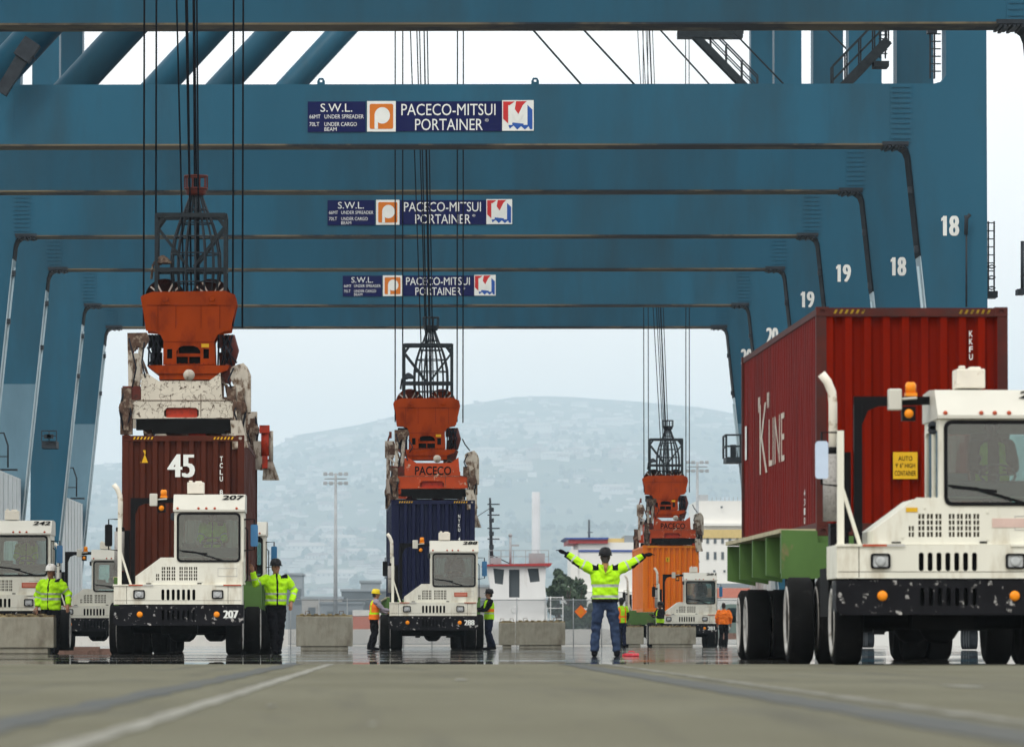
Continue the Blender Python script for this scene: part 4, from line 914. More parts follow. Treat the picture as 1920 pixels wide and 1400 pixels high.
# ------------------------------------------------------------------ terminal tractors
def slots(x0, x1, z0, z1, n, fill=.55, r=.02):
    p = (x1-x0)/n; return [rrect(x0+p*(k+.5-fill/2), x0+p*(k+.5+fill/2), z0, z1, r, 2) for k in range(n)]
def make_tractor():
    root = thing('terminal_tractor', 'x', 'truck', (0, 0, 0), 0, 'white terminal tractors')
    b = MB(); b.plate([(-1.25, .62), (-1.18, .56), (1.18, .56), (1.25, .62), (1.25, .94), (-1.25, .94)], slots(-.34, .34, .66, .86, 7, .5), 0, .05)
    b.box(-1.25, -1.19, .051, .5, .60, .94); b.box(1.19, 1.25, .051, .5, .60, .94); b.box(-1.18, 1.18, .051, .30, .56, .60); b.box(-1.18, 1.18, .051, .30, .90, .938)
    bu = b.build('bumper', 'bumper_black', root)
    b = MB(); b.box(-.5, .5, .12, .25, .61, .89); b.build('bumper_recess', 'slot_dark', bu)
    for x in (-.735, .735):
        b = MB(); b.lathe([(-.035, .02), (-.03, .05), (-.002, .058), (.02, .058)], (x, 0, .77), 'y', 18); b.build('marker_lamp', 'amber', bu)
    # lower front and fenders
    sl_ = slots(-.345, .345, 1.045, 1.25, 7, .58, .022)
    b = MB(); b.plate(rect(-1.235, 1.215, .965, 1.335), sl_, .05, .09)
    b.box(-1.235, -1.19, .091, 1.35, .965, 1.335); b.box(1.17, 1.215, .091, 1.35, .965, 1.335); b.box(-1.19, -.82, .091, 1.35, 1.30, 1.336)
    b.plate(rect(-1.235, -1.0, .965, 1.30), [], 1.30, 1.35)
    b.box(-1.25, -.80, .03, .05, 1.315, 1.345); b.box(.70, 1.22, .03, .05, 1.315, 1.345)
    hood = b.build('hood', 'truck_white', root, bevel=.008)
    b = MB(); b.box(-.6, .6, .16, .26, .98, 1.3); b.build('grille_recess', 'slot_dark', hood)
    vh = []; vb = []
    for x0, x1, n in ((-.335, -.05, 3), (.005, .37, 4)):
        p = (x1-x0)/n
        for k in range(n): vh.append(rect(x0+p*k+p*.14, x0+p*k+p*.86, 1.425, 1.68)); vb.append(vh[-1])
    vh.append(rect(-.43, -.37, 1.425, 1.545)); vb.append(vh[-1])
    b = MB(); hp = [(-.825, 1.338), (1.225, 1.338), (1.225, 1.785), (-.02, 1.785), (-.02, 1.86), (-.34, 1.86), (-.825, 1.50)]
    b.plate(hp, vh, .11, .14)
    for v_ in vb:
        (xa, za), (xb, zb) = v_[0], v_[2]; xm = (xa+xb)/2; b.box(xm-.006, xm+.006, .113, .137, za-.002, zb+.002)
        for q in range(1, 4 if zb > 1.6 else 2):
            zz = za+(zb-za)*q/(4 if zb > 1.6 else 2); b.box(xa-.002, xm-.0061, .114, .136, zz-.008, zz+.008); b.box(xm+.0061, xb+.002, .114, .136, zz-.008, zz+.008)
    hp2 = [(-.82, 1.34), (1.215, 1.34), (1.215, 1.78), (-.03, 1.78), (-.03, 1.85), (-.34, 1.85), (-.82, 1.495)]
    b.plate(hp2, [], .20, 1.75); b.box(-.83, 1.23, .09, .109, 1.338, 1.352)
    for x, z in ((.45, 1.70), (.9, 1.70), (1.15, 1.70), (.45, 1.40), (1.15, 1.40), (-.5, 1.42), (-.25, 1.75)): b.box(x-.012, x+.012, .10, .109, z-.012, z+.012)
    b.build('engine_cover', 'truck_white', root)
    b = MB(); b.plate([(-.5, 1.36), (.5, 1.36), (.5, 1.74), (-.2, 1.74), (-.44, 1.55)], [], .16, .19); b.build('vent_screen', 'vent_tan', hood)
    for x in (-.75, .75):
        b = MB(); b.plate(rrect(x-.11, x+.11, 1.07, 1.24, .03), [rrect(x-.085, x+.085, 1.092, 1.218, .02)], .02, .06); hl = b.build('headlight', 'black_paint', root)
        b = MB(); b.box(x-.088, x+.088, .035, .049, 1.09, 1.22); b.lathe([(.028, .015), (.022, .05), (.034, .06)], (x, 0, 1.152), 'y', 14); b.build('lens', 'lamp_lens', hl)
    b = MB(); b.box(-.95, -.68, .022, .029, 1.318, 1.342); b.cur = 1; b.box(-.68, -.48, .022, .029, 1.318, 1.342); b.cur = 0; b.box(.86, 1.20, .022, .029, 1.318, 1.342); b.build('reflective_strip', ['reflect_red', 'reflect_grey'], hood)
    # cab
    wo = rrect(-.015, 1.165, 1.79, 2.70, .07)
    b = MB(); b.plate([(-.085, 1.78), (1.245, 1.78), (1.245, 2.735), (-.085, 2.735)], [wo], .12, .18)
    for x, x2 in ((-.085, -.045), (1.205, 1.245)):
        b.plate([(.181, 1.35), (1.75, 1.35), (1.75, 2.735), (.181, 2.735)], [rrect(.30, .85, 1.85, 2.62, .06), rrect(.98, 1.62, 1.85, 2.62, .06)], x, x2, 'yz')
    b.plate([(-.044, 1.35), (1.204, 1.35), (1.204, 2.735), (-.044, 2.735)], [rrect(.05, 1.11, 1.75, 2.62, .07)], 1.70, 1.75)
    b.box(-.044, 1.204, .22, 1.69, 1.86, 1.87)
    cab = b.build('cab', 'truck_white', root)
    b = MB(); n0 = len(b.v)
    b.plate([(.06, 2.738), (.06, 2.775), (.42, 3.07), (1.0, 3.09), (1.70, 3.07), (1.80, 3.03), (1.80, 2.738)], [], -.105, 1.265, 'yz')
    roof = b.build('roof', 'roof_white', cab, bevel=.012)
    b = MB()
    for x in (-.02, .38, .53, .69, 1.11):
        b.lathe([(-.02, .012), (-.012, .025), (.03, .025)], (x, .075, 2.80), 'y', 10)
    b.build('clearance_lamps', 'reflect_red', roof)
    b = MB(); b.plate(rrect(-.035, 1.185, 1.77, 2.72, .085), [rrect(.005, 1.145, 1.81, 2.68, .06)], .095, .119); b.build('window_seal', 'black_paint', cab)
    b = MB(); b.plate(rrect(-.012, 1.162, 1.793, 2.697, .068), [], .148, .152); ws = b.build('windshield', 'cab_glass', cab)
    b = MB(); b.bar((.06, .085, 1.98), (.55, .08, 1.93), .02, .03); b.bar((.30, .075, 1.965), (.90, .085, 1.785), .022, .03); b.bar((.02, .088, 1.995), (.35, .088, 1.96), .014, .02); b.build('wiper', 'black_paint', cab)
    for x in (-.065, 1.225):
        b = MB(); b.plate(rrect(.31, .84, 1.86, 2.61, .05), [], x-.002, x+.002, 'yz'); b.plate(rrect(.99, 1.61, 1.86, 2.61, .05), [], x-.002, x+.002, 'yz'); b.build('side_window', 'cab_glass', cab)
    b = MB(); b.plate(rrect(.06, 1.10, 1.76, 2.61, .06), [], 1.724, 1.728); b.build('rear_window', 'cab_glass', cab)
    b = MB(); b.box(.38, .86, .95, 1.40, 1.872, 2.05); b.box(.40, .84, 1.34, 1.47, 2.05, 2.62); b.build('seat', 'seat_grey', cab)
    b = MB(); b.plate([(.22, 1.872), (.60, 1.872), (.52, 2.06), (.30, 2.03)], [], -.04, 1.20, 'yz'); b.box(.05, .30, .7, 1.3, 1.872, 2.15); b.build('dashboard', 'dash', cab)
    b = MB(); c = Vector((.62, .62, 2.13)); b.tube([c+Vector((.20*math.cos(a*math.pi/10), .20*math.sin(a*math.pi/10)*.8, .20*math.sin(a*math.pi/10)*.6)) for a in range(21)], .015, 6); b.bar(c, (.62, .5, 1.95), .04); b.bar(c+Vector((-.19, 0, 0)), c+Vector((.19, 0, 0)), .02); b.build('steering_wheel', 'seat_grey', cab)
    b = MB(); b.plate(rect(.75, 1.12, 1.50, 1.66), [rect(.757, 1.113, 1.507, 1.653)], .104, .109); b.build('panel_edge', 'reflect_grey', hood)
    b = MB(); b.tube([(1.25, 1.05, 1.4), (1.30, 1.05, 1.45), (1.30, 1.05, 2.4), (1.25, 1.05, 2.45)], .014, 6); b.build('grab_rail', 'black_paint', cab)
    b = MB()
    for x in (-.99, .95): b.box(x-.004, x+.004, .046, .0495, .975, 1.33)
    b.box(-1.22, 1.20, .046, .0495, 1.035, 1.041); b.build('panel_gap', 'vent_tan', hood)
    b = MB(); b.box(.36, .44, .085, .108, 1.353, 1.375); b.build('latch', 'black_paint', hood); b = MB(); b.box(-.62, -.52, .085, .108, 1.353, 1.37); b.build('latch', 'black_paint', hood)
    # roof equipment
    b = MB(); b.box(.15, .47, .48, .95, 3.092, 3.31); b.box(.18, .25, .5, .6, 3.31, 3.345); b.box(.30, .43, .55, .7, 3.31, 3.335); b.build('roof_box', 'ac_white', root, bevel=.015)
    b = MB(); b.box(-.96, -.87, .95, 1.05, 1.33, 3.02); b.plate([(-.96, 3.02), (-.96, 2.93), (-.869, 2.93), (-.869, 2.70), (-.80, 2.86), (-.68, 2.91), (-.08, 2.93), (-.08, 3.02)], [], .955, 1.045); fr = b.build('headache_frame', 'black_paint', root)
    b = MB(); b.box(-.385, -.25, .9, 1.04, 3.021, 3.06); b.lathe([(3.06, .06), (3.15, .062), (3.18, .045)], (-.318, .97, 0), 'z', 14); b.build('beacon', 'amber', fr)
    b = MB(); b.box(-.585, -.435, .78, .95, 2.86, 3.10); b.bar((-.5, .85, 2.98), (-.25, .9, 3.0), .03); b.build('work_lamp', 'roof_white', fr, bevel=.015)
    b = MB(); b.box(-.43, -.28, .80, .95, 2.74, 2.90); wl = b.build('turn_lamp', 'black_paint', fr); b = MB(); b.lathe([(-.02, .03), (0, .052), (.01, .052)], (-.355, .795, 2.82), 'y', 14); b.build('turn_lens', 'amber', wl)
    b = MB()
    for a in (-.25, -.15):
        b.lathe([(-.04, .03), (-.04, .05), (.04, .05)], (-.12, .5, 2.75+a*.5), 'y', 10)
    b.build('air_horn', 'dark_steel', cab)
    # exhaust, guard post
    b = MB(); b.tube([(-1.17, 1.30, 1.9), (-1.17, 1.30, 2.95), (-1.18, 1.30, 3.08), (-1.23, 1.30, 3.20), (-1.30, 1.30, 3.29)], .05, 14); ex = b.build('exhaust_stack', 'ac_white', root)
    b = MB(); b.tube([(-1.17, 1.30, 1.62), (-1.17, 1.30, 2.38)], .115, 14); b.build('heat_shield', 'shield_grey', ex)
    b = MB(); b.box(-1.21, -1.0, 1.2, 1.5, 1.337, 1.60); b.tube([(-1.17, 1.3, 2.38), (-1.17, 1.3, 2.46)], .085, 12); b.box(-1.08, -.98, 1.15, 1.35, 1.5, 2.40); b.build('air_cleaner', 'black_paint', ex)
    b = MB(); b.box(-1.185, -1.11, .55, .62, 1.335, 2.62); b.bar((-1.13, .585, 1.98), (-.93, .585, 1.34), .055, .04); b.build('guard_post', 'truck_white', root)
    # mirrors
    for s, x in ((-1, -1.36), (1, 1.44)):
        b = MB(); x0 = -1.14 if s < 0 else 1.246
        b.tube([(x0, .6, 2.60), (x, .55, 2.60), (x, .55, 2.02), (x0, .6, 2.0)], .014, 6); mr = b.build('mirror_arm', 'black_paint', root)
        b = MB(); b.plate(rrect(x-.07, x+.07, 2.08, 2.50, .03), [], .50, .58); b.build('mirror', 'black_paint' if s < 0 else 'mirror_blue', mr)
    # chassis, axles, wheels
    b = MB(); b.box(-.45, .45, .33, 5.2, .58, .92); b.box(-.62, .62, 3.6, 4.7, .925, 1.12); b.box(-1.2, -.5, 1.6, 2.8, .55, 1.1); b.box(.5, 1.2, 1.8, 2.8, .5, 1.05); b.box(-.35, .35, .5, 1.4, .40, .58); b.build('chassis', 'chassis_black', root)
    for y in (1.05, 4.1):
        b = MB(); b.tube([(-1.0, y, .49), (1.0, y, .49)], .09, 10); b.sphere((0, y, .47), .24, 8); b.build('axle', 'chassis_black', root)
    for s in (-1, 1):
        wheel(root, s*1.05, 1.05, .48, .32)
        for x in (1.38, 1.02): wheel(root, s*x*.97, 4.1, .51, .30)
    b = MB(); b.box(-1.22, -.82, 1.36, 1.6, 1.0, 1.335); b.build('battery_box', 'truck_white', root)
    return root
proto = make_tractor()
pool = [proto]+[copy_tree(proto) for _ in range(7)]        # copied before any number is painted on
tractors = []
def tractor(px, Y, number, bump_no, label, rz=0, red_badge=False):
    o = pool[len(tractors)]
    place(o, (PX(px, Y), Y, 0), rz); o['label'] = label; tractors.append(o)
    if number:
        L = MB(); n = Vector((0, .36, .295)).normalized(); t0 = .62
        text(L, number, Vector((.82, .075+.36*.60, 2.783+.295*.60)), (1, 0, 0), n, .40, .14, .03, .25)
        off = Vector((0, -.295, .36)).normalized()*.006+Vector((0, -.014, .006)); L.v = [v+off for v in L.v]
        L.build('roof_number', 'slot_dark', o, fix=False)
    if bump_no:
        L = MB(); text(L, bump_no, (.87, -.004, .70), (1, 0, 0), (0, 0, 1), .27, .15, .0, 0, .012); L.build('bumper_number', 'sign_white', o, fix=False)
    if red_badge:
        b = MB(); b.box(.58, .95, .100, .108, 1.50, 1.62); p = b.build('badge', 'reflect_red', o); b = MB(); b.box(.60, .93, .096, .1, 1.52, 1.60); b.build('badge_face', 'ship_salmon', p)
    return o
tr207 = tractor(334, 109, '207', '207', 'white tractor numbered 207 in front of the brown container', R(.4))
tr288 = tractor(813, 160, '288', '288', 'white tractor numbered 288 in front of the dark navy container', R(.6), True)
trnear = tractor(1778.8, 63, '229', '', 'nearest white tractor, hauling the large red container', R(.6))
tror = tractor(1288, 236, '281', '281', 'small distant white tractor in front of the orange container', 0)
tr242 = tractor(-7, 133, '242', '', 'white tractor numbered 242 cut off by the left photo edge', R(.3), True)
tractor(176, 176, '', '', 'white tractor parked behind between numbers 242 and 207', 0)
tractor(398, 134.5, '', '', 'white tractor almost hidden behind the brown container, only one cab side showing', 0)
tractor(1226, 264, '', '', 'white tractor hidden behind the orange container except its exhaust pipe', 0)
b = MB(); b.box(-.46, -.33, .103, .108, 1.70, 1.75); b.build('sticker', 'yellow', trnear)
b = MB(); b.box(.50, .95, .103, .108, 1.53, 1.63); b.build('faded_badge', 'badge_pink', trnear)
for o in [c for c in bpy.data.objects if c.parent is trnear and c.name.startswith('mirror_arm')]:
    for c in [k for k in bpy.data.objects if k.parent is o]:
        c.data = c.data.copy(); c.data.materials[0] = M['mirror']

# ------------------------------------------------------------------ barriers, fence, small things
def block(label, px0, px1, py_top, Y, depth=.8, parts=True, cap=True):
    x0, x1 = PX(px0, Y), PX(px1, Y); h = PZ(py_top, Y)
    root = thing('concrete_block', label, 'barrier', ((x0+x1)/2, Y, 0), 0, 'grey concrete barrier blocks'); wd = (x1-x0)/2
    b = MB(); b.box(-wd, wd, 0, depth, .12, h-.07); b.box(-wd+.12, wd-.12, .04, depth-.04, 0, .119); b.build('body', 'concrete', root, bevel=.02)
    b = MB(); n = 7
    b.box(-wd+.01, wd-.01, .02, depth-.02, h-.069, h-.03)
    for k in range(n):
        a = -wd+.1+(2*wd-.2)*k/n; b.box(a, a+(2*wd-.2)/n*.55, .0, depth, h-.029, h)
    b.build('top_cap', 'concrete_cap', root)
    b = MB()
    for s in (-1, 1): b.tube([(s*wd*.6-.06, depth/2, h-.02), (s*wd*.6-.05, depth/2, h+.07), (s*wd*.6+.05, depth/2, h+.07), (s*wd*.6+.06, depth/2, h-.02)], .012, 6)
    b.build('lifting_loop', 'rust_mix', root)
    return root
block('concrete block at the left photo edge, in front of tractor 242', -60, 101, 1150, 118)
block('concrete block between the striding man and the orange vest person', 555, 661, 1150, 148)
block('concrete block just right of the dark helmeted worker', 936, 966, 1163, 186, 1.4)
block('wider concrete block beside the chain link fence sign', 967, 1060, 1162, 184)
block('narrow concrete block behind the signalling woman, right of her legs', 1174, 1207, 1172, 224)
block('concrete block in front of the orange container tractor', 1218, 1305, 1172, 220)
b = MB(); b.box(PX(-400, 285), PX(1330, 285), 285, 285.5, 0, PZ(1179, 285)); tag(b.build('low_wall', 'white_wall'), 'low white concrete kerb wall behind the barriers at the wharf end', 'wall')
FY = 281
fen = thing('chain_link_fence', 'grey chain link fence along the end of the wharf', 'fence', (PX(900, FY), FY, 0)); 
def fx(p): return PX(p, FY)
b = MB(); b.add([(fx(540), FY, .05), (fx(1400), FY, .05), (fx(1400), FY, PZ(1124, FY)), (fx(540), FY, PZ(1124, FY))], [(0, 1, 2, 3)]); b.build('mesh_panel', 'chain_link', fen, world=True, fix=False)
for p in range(545, 1400, 53):
    b = MB(); b.tube([(fx(p), FY, 0), (fx(p), FY, PZ(1121, FY))], .024, 8); b.build('post', 'galv', fen, world=True)
b = MB(); b.tube([(fx(540), FY, PZ(1124, FY)), (fx(1400), FY, PZ(1124, FY))], .025, 6); b.tube([(fx(540), FY, .1), (fx(1400), FY, .1)], .02, 6); b.build('rail', 'galv', fen, world=True)
sg = thing('warning_sign', 'orange diamond sign hanging on the chain link fence', 'sign', (PX(1089, FY-.1), FY-.1, PZ(1146, FY)))
b = MB(); r_ = .31; b.plate([(-r_, 0), (0, -r_*1.05), (r_, 0), (0, r_*1.05)], [], -.02, 0); b.build('board', 'hivis_orange', sg); b = MB(); r_ = .15; b.plate([(-r_, 0), (0, -r_), (r_, 0), (0, r_)], [], -.024, -.021); b.build('centre_mark', 'amber', sg)
b = MB(); Y = 99.5; c = P(1184, 1226, Y)
rb = thing('red_case', 'small red case lying on the ground by the signalling woman', 'case', (PX(1184, Y), Y, 0))
b.box(-.13, .13, -.1, .12, 0, .05); b.build('case_body', 'red_box', rb, bevel=.012); b = MB(); b.tube([(-.05, 0, .06), (-.04, 0, .085), (.04, 0, .085), (.05, 0, .06)], .01, 6); b.box(-.16, -.135, -.08, .08, .0, .04); b.build('case_handle', 'red_box', rb)
tb = thing('timber_boards', 'pale wooden dunnage boards on the ground left of tractor 207', 'boards', (PX(165, 122), 122, 0))
b = MB(); b.box(-.75, .5, -.1, .1, 0, .06); b.build('board', 'wood', tb); b = MB(); b.box(.05, .68, .15, .3, 0, .10); b.build('board', 'wood', tb); b = MB(); b.box(-.3, .25, -.05, .15, .061, .14); b.build('board', 'wood', tb)

# van half hidden at right
vn = thing('parked_van', 'pale green van half hidden behind the trailer of the red container', 'van', (PX(1392, 272), 272, 0))
b = MB(); b.plate([(-.95, .35), (.95, .35), (.97, 1.05), (.80, 1.95), (.70, 2.0), (-.70, 2.0), (-.80, 1.95), (-.97, 1.05)], [rrect(-.74, .74, 1.12, 1.82, .1)], 0, .06); b.plate([(-.95, .35), (.95, .35), (.97, 1.05), (.80, 1.95), (.70, 2.0), (-.70, 2.0), (-.80, 1.95), (-.97, 1.05)], [], .5, 4.4); b.build('body', 'car_green', vn)
b = MB(); b.box(-.76, .76, .03, .04, 1.1, 1.84); b.build('windshield', 'dark_glass', vn)
b = MB(); b.box(-.98, .98, -.12, .4, .32, .62); b.build('bumper', 'wood', vn)
for x in (-.68, .68):
    b = MB(); b.lathe([(-.05, .03), (-.04, .1), (.02, .11)], (x, 0, .85), 'y', 14); b.build('headlight', 'lamp_lens', vn)
for x in (-.85, .85): wheel(vn, x, .7, .34, .22); wheel(vn, x, 3.6, .34, .22)

# light towers
def light_tower(label, px, py, Y):
    zt = PZ(py, Y); o = thing('light_tower', label, 'light tower', (PX(px, Y), Y, 0), 0, 'tall floodlight towers')
    b = MB(); b.tube([(0, 0, 0), (0, 0, zt)], [.22, .12], 10); b.build('pole', 'galv', o)
    b = MB()
    for z in (zt-.9, zt-.1): b.bar((-.9, 0, z), (.9, 0, z), .08)
    b.tube([(1.0*math.cos(k*math.pi/8), 1.0*math.sin(k*math.pi/8), zt-.5) for k in range(17)], .04, 6)
    for a in range(4): b.bar((0, 0, zt-.5), (math.cos(a*1.57), math.sin(a*1.57), zt-.5), .05)
    b.build('cross_arm', 'galv', o)
    for z in (zt-.9, zt-.05):
        for x in (-.95, -.42, .42, .95):
            b = MB(); b.box(x-.18, x+.18, -.2, .15, z-.16, z+.14); b.build('floodlight', 'galv', o, bevel=.04)
light_tower('tall floodlight tower standing left of the navy container', 629, 887, 520)
light_tower('tall floodlight tower beside the distant orange spreader', 1308, 865, 560)

# ------------------------------------------------------------------ tug, ships, far buildings, trees
TY = 325
tug = thing('tug_boat', 'white tug boat with a red trimmed wheelhouse beyond the fence', 'boat', (PX(968, TY), TY, -3))
def tz(py): return PZ(py, TY)+3
k = TY/FPX
b = MB(); b.plate([(-2.0, 1.0), (2.6, 1.0), (2.3, tz(1168)), (-2.2, tz(1168))], [], -3, 10); b.build('hull', 'tug_white', tug, bevel=.1)
b = MB(); zt, zm, zb = tz(1062), tz(1098), tz(1168)
wins = [[(-1.25, tz(1094)), (-.80, tz(1096)), (-.72, tz(1068)), (-1.35, tz(1066))], [(-.45, tz(1120)), (.15, tz(1120)), (.15, tz(1068)), (-.45, tz(1068))], [(.75, tz(1092)), (1.30, tz(1090)), (1.22, tz(1066)), (.60, tz(1066))]]
out = [(-1.45, tz(1168)), (1.75, tz(1168)), (1.6, tz(1100)), (1.65, zt), (-1.7, zt), (-1.5, tz(1100))]
b.plate(out, wins, -2.2, -2.1); b.plate([(x*.98, z-.02) for x, z in out], [], -1.4, 3); b.box(-1.5, 1.6, -2.1, -1.4, zt-.1, zt); wh = b.build('wheelhouse', 'tug_white', tug)
b = MB(); 
for wv in wins: b.plate(wv, [], -1.9, -1.88)
b.build('window', 'far_dark', wh)
b = MB(); b.plate([(-2.0, zt+.01), (1.9, zt+.01), (2.0, zt+.18), (-1.9, zt+.10)], [], -2.5, 3.2); b.build('roof', 'tug_red', tug)
b = MB()
for z in (zt+.55, zt+.9): b.bar((-1.6, -2, z), (1.8, -2, z), .04)
for x in (-1.6, -.9, -.2, .5, 1.2, 1.8): b.bar((x, -2, zt+.1), (x, -2, zt+.9), .04)
b.box(-1.5, -.9, -1.5, -.8, zt+.15, zt+.5); b.box(.7, 1.6, -1.5, -.5, zt+.15, zt+.75); b.build('railing', 'galv', tug)
b = MB(); x = PX(922, TY)-PX(968, TY); b.tube([(x, 0, zt), (x-.1, 0, tz(933))], [.12, .06], 8); b.bar((x, 0, tz(1040)), (x+1.2, 0, zt+.1), .06)
for py in (945, 965, 990, 1010): b.bar((x-.25, 0, tz(py)), (x+.45, 0, tz(py)), .07)
for py in (955, 975, 1000, 1025): b.box(x-.15, x+.12, -.15, .15, tz(py)-.12, tz(py)+.12)
b.tube([(x, 0, tz(950)), (x-.7, 0, tz(965)), (x-1.4, 0, tz(985))], .02, 5); b.build('mast', 'dark_steel', tug)
b = MB(); x = PX(957, TY)-PX(968, TY); b.tube([(x, 0, zt), (x, 0, tz(1005))], .07, 8); b.bar((x, 0, tz(1022)), (x+.5, 0, tz(1022)), .1); b.sphere((x, 0, tz(1003)), .12, 6); b.build('radar_mast', 'galv', tug)
b = MB()
for z in (tz(1120), tz(1140), tz(1160)): b.bar((1.4, -2.4, z), (2.6, -2.4, z), .05)
for xx in (1.9, 2.6): b.bar((xx, -2.4, tz(1170)), (xx, -2.4, tz(1118)), .06)
b.lathe([(-.05, .14), (-.05, .2), (.05, .2)], (-.15, -2.2, tz(1143)), 'y', 14); b.build('deck_rail', 'tug_white', tug)
SY = 600
sh = thing('cargo_ship', 'white ship with a yellow band behind the red container trailer', 'ship', (PX(1400, SY), SY, -3))
sx = lambda p: PX(p, SY)-PX(1400, SY); sz = lambda p: PZ(p, SY)+3
b = MB(); b.plate([(sx(1302), 1), (sx(1980), 1), (sx(2000), sz(1098)), (sx(1296), sz(1098))], [], 0, 22); b.build('hull', 'ship_white', sh)
b = MB(); b.box(sx(1297), sx(2000), -.06, -.005, sz(1120), sz(1102)); b.build('hull_stripe', 'ship_salmon', sh); b = MB(); b.box(sx(1297), sx(2000), -.06, -.005, sz(1101), sz(1093)); b.build('deck_band', 'far_grey', sh)
b = MB(); b.box(sx(1308), sx(1960), .5, 20, sz(1097.5), sz(1010)); b.box(sx(1308), sx(1960), .8, 19, sz(1009.5), sz(938)); b.box(sx(1309), sx(1430), .3, .799, sz(985), sz(980)); st = b.build('superstructure', 'ship_white', sh)
b = MB(); b.box(sx(1307), sx(1960), .40, .49, sz(1008), sz(992)); b.build('yellow_band', 'ship_yellow', sh)
for row, (a, c) in enumerate(((1048, 1034), (1018, 1006))):
    for p in range(1325, 1420, 14):
        b = MB(); b.box(sx(p), sx(p+5), .42, .499, sz(a), sz(c)); b.build('window', 'far_dark', st)
for p, q_ in ((1338, 1068), (1357, 1068), (1370, 1066), (1352, 948)):
    b = MB(); b.box(sx(p), sx(p+4), .41, .499, sz(q_+4), sz(q_)); b.build('porthole', 'far_dark', st)
b = MB()
for p in range(1312, 1400, 8): b.bar((sx(p), .5, sz(938)), (sx(p), .5, sz(931)), .05)
b.box(sx(1312), sx(1330), 2, 5, sz(938), sz(926)); b.build('railing', 'galv', sh)
S2 = 560
fe = thing('ferry', 'white vessel with a blue and red roof line behind the signalling woman', 'ship', (PX(1135, S2), S2, -3))
ex_ = lambda p: PX(p, S2)-PX(1135, S2); ez = lambda p: PZ(p, S2)+3
b = MB(); b.plate([(ex_(1075), 1), (ex_(1300), 1), (ex_(1300), ez(1110)), (ex_(1066), ez(1110))], [], 0, 30); b.build('hull', 'ship_white', fe)
b = MB(); b.box(ex_(1085), ex_(1290), .6, 26, ez(1109), ez(1016)); b.box(ex_(1070), ex_(1086), .6, 12, ez(1105), ez(1030)); b.build('superstructure', 'ship_white', fe)
b = MB(); b.plate([(ex_(1059), ez(1007.5)), (ex_(1142), ez(1007)), (ex_(1140), ez(1010.5)), (ex_(1063), ez(1010.5))], [], 0, 18); b.build('roof_edge', 'ship_blue', fe)
b = MB(); b.box(ex_(1066), ex_(1140), .2, 18, ez(1018), ez(1010.8)); b.build('roof_band', 'tug_red', fe)
b = MB(); b.box(ex_(1085), ex_(1200), .5, .59, ez(1034), ez(1030)); b.build('blue_stripe', 'ship_blue', fe)
b = MB(); b.box(ex_(1141), ex_(1175), 2, 10, ez(1016), ez(1008)); b.build('yellow_deck', 'ship_yellow', fe); b = MB(); b.box(ex_(1172), ex_(1200), 1, 10, ez(1016), ez(1003)); b.build('deck_house', 'far_grey', fe)
b = MB(); b.tube([(ex_(1107), 4, ez(1008)), (ex_(1107), 4, ez(972))], .12, 6); b.bar((ex_(1104), 4, ez(996)), (ex_(1114), 4, ez(996)), .1); b.build('mast', 'far_dark', fe)
b = MB(); zt = PZ(922, 1180); b.tube([(PX(1005, 1180), 1180, -3), (PX(1005, 1180), 1180, zt)], [1.0, .85], 16); tag(b.build('white_tower', 'tower_pale'), 'slim pale tower rising behind the tug boat', 'tower')
def far_building(label, p0, p1, py, Y, mat, roofh=.5):
    x0, x1 = PX(p0, Y), PX(p1, Y); h = PZ(py, Y); o = thing('warehouse', label, 'building', ((x0+x1)/2, Y, 0), 0, 'hazy low buildings across the water'); wd = (x1-x0)/2
    b = MB(); b.box(-wd, wd, 0, 25, -4, h); b.build('wall', mat, o)
    b = MB(); b.box(-wd-.3, wd+.3, -.3, 25, h+.005, h+roofh); b.build('roof', 'far_grey', o)
    n = max(2, int(wd*2/5))
    b = MB()
    for k in range(n):
        x = -wd+2*wd*(k+.5)/n; b.box(x-.8, x+.8, -.04, .02, h*.55, h*.8)
    b.build('window', 'far_dark', o)
for a in (('grey block building left of the floodlight tower', 535, 566, 1078, 1260, 'far_grey'), ('low pale shed below the floodlight tower', 566, 640, 1122, 1230, 'house_white'),
          ('dark grey building above the orange vest person', 676, 712, 1092, 1300, 'far_grey'), ('low dark shed behind the yellow helmet', 640, 735, 1108, 1250, 'far_dark'),
          ('pale low building left of the tug boat', 896, 935, 1100, 1240, 'house_tan'), ('low grey shed right of the floodlight tower base', 600, 680, 1132, 1210, 'far_grey'),
          ('long low pale building left of tractor 207', 165, 235, 1110, 1280, 'house_white')): far_building(*a)
rbt = thing('moored_barge', 'red and white hulled boat seen beside the orange vest person', 'boat', (PX(692, 340), 340, -3))
b = MB(); f_ = lambda p: PX(p, 340)-PX(692, 340); z_ = lambda p: PZ(p, 340)+3
b.plate([(f_(664), 1), (f_(725), 1), (f_(728), z_(1155)), (f_(660), z_(1155))], [], 0, 8); b.build('hull', 'ship_salmon', rbt); b = MB(); b.box(f_(661), f_(727), .05, 7.9, z_(1154), z_(1143)); b.build('gunwale', 'ship_white', rbt)
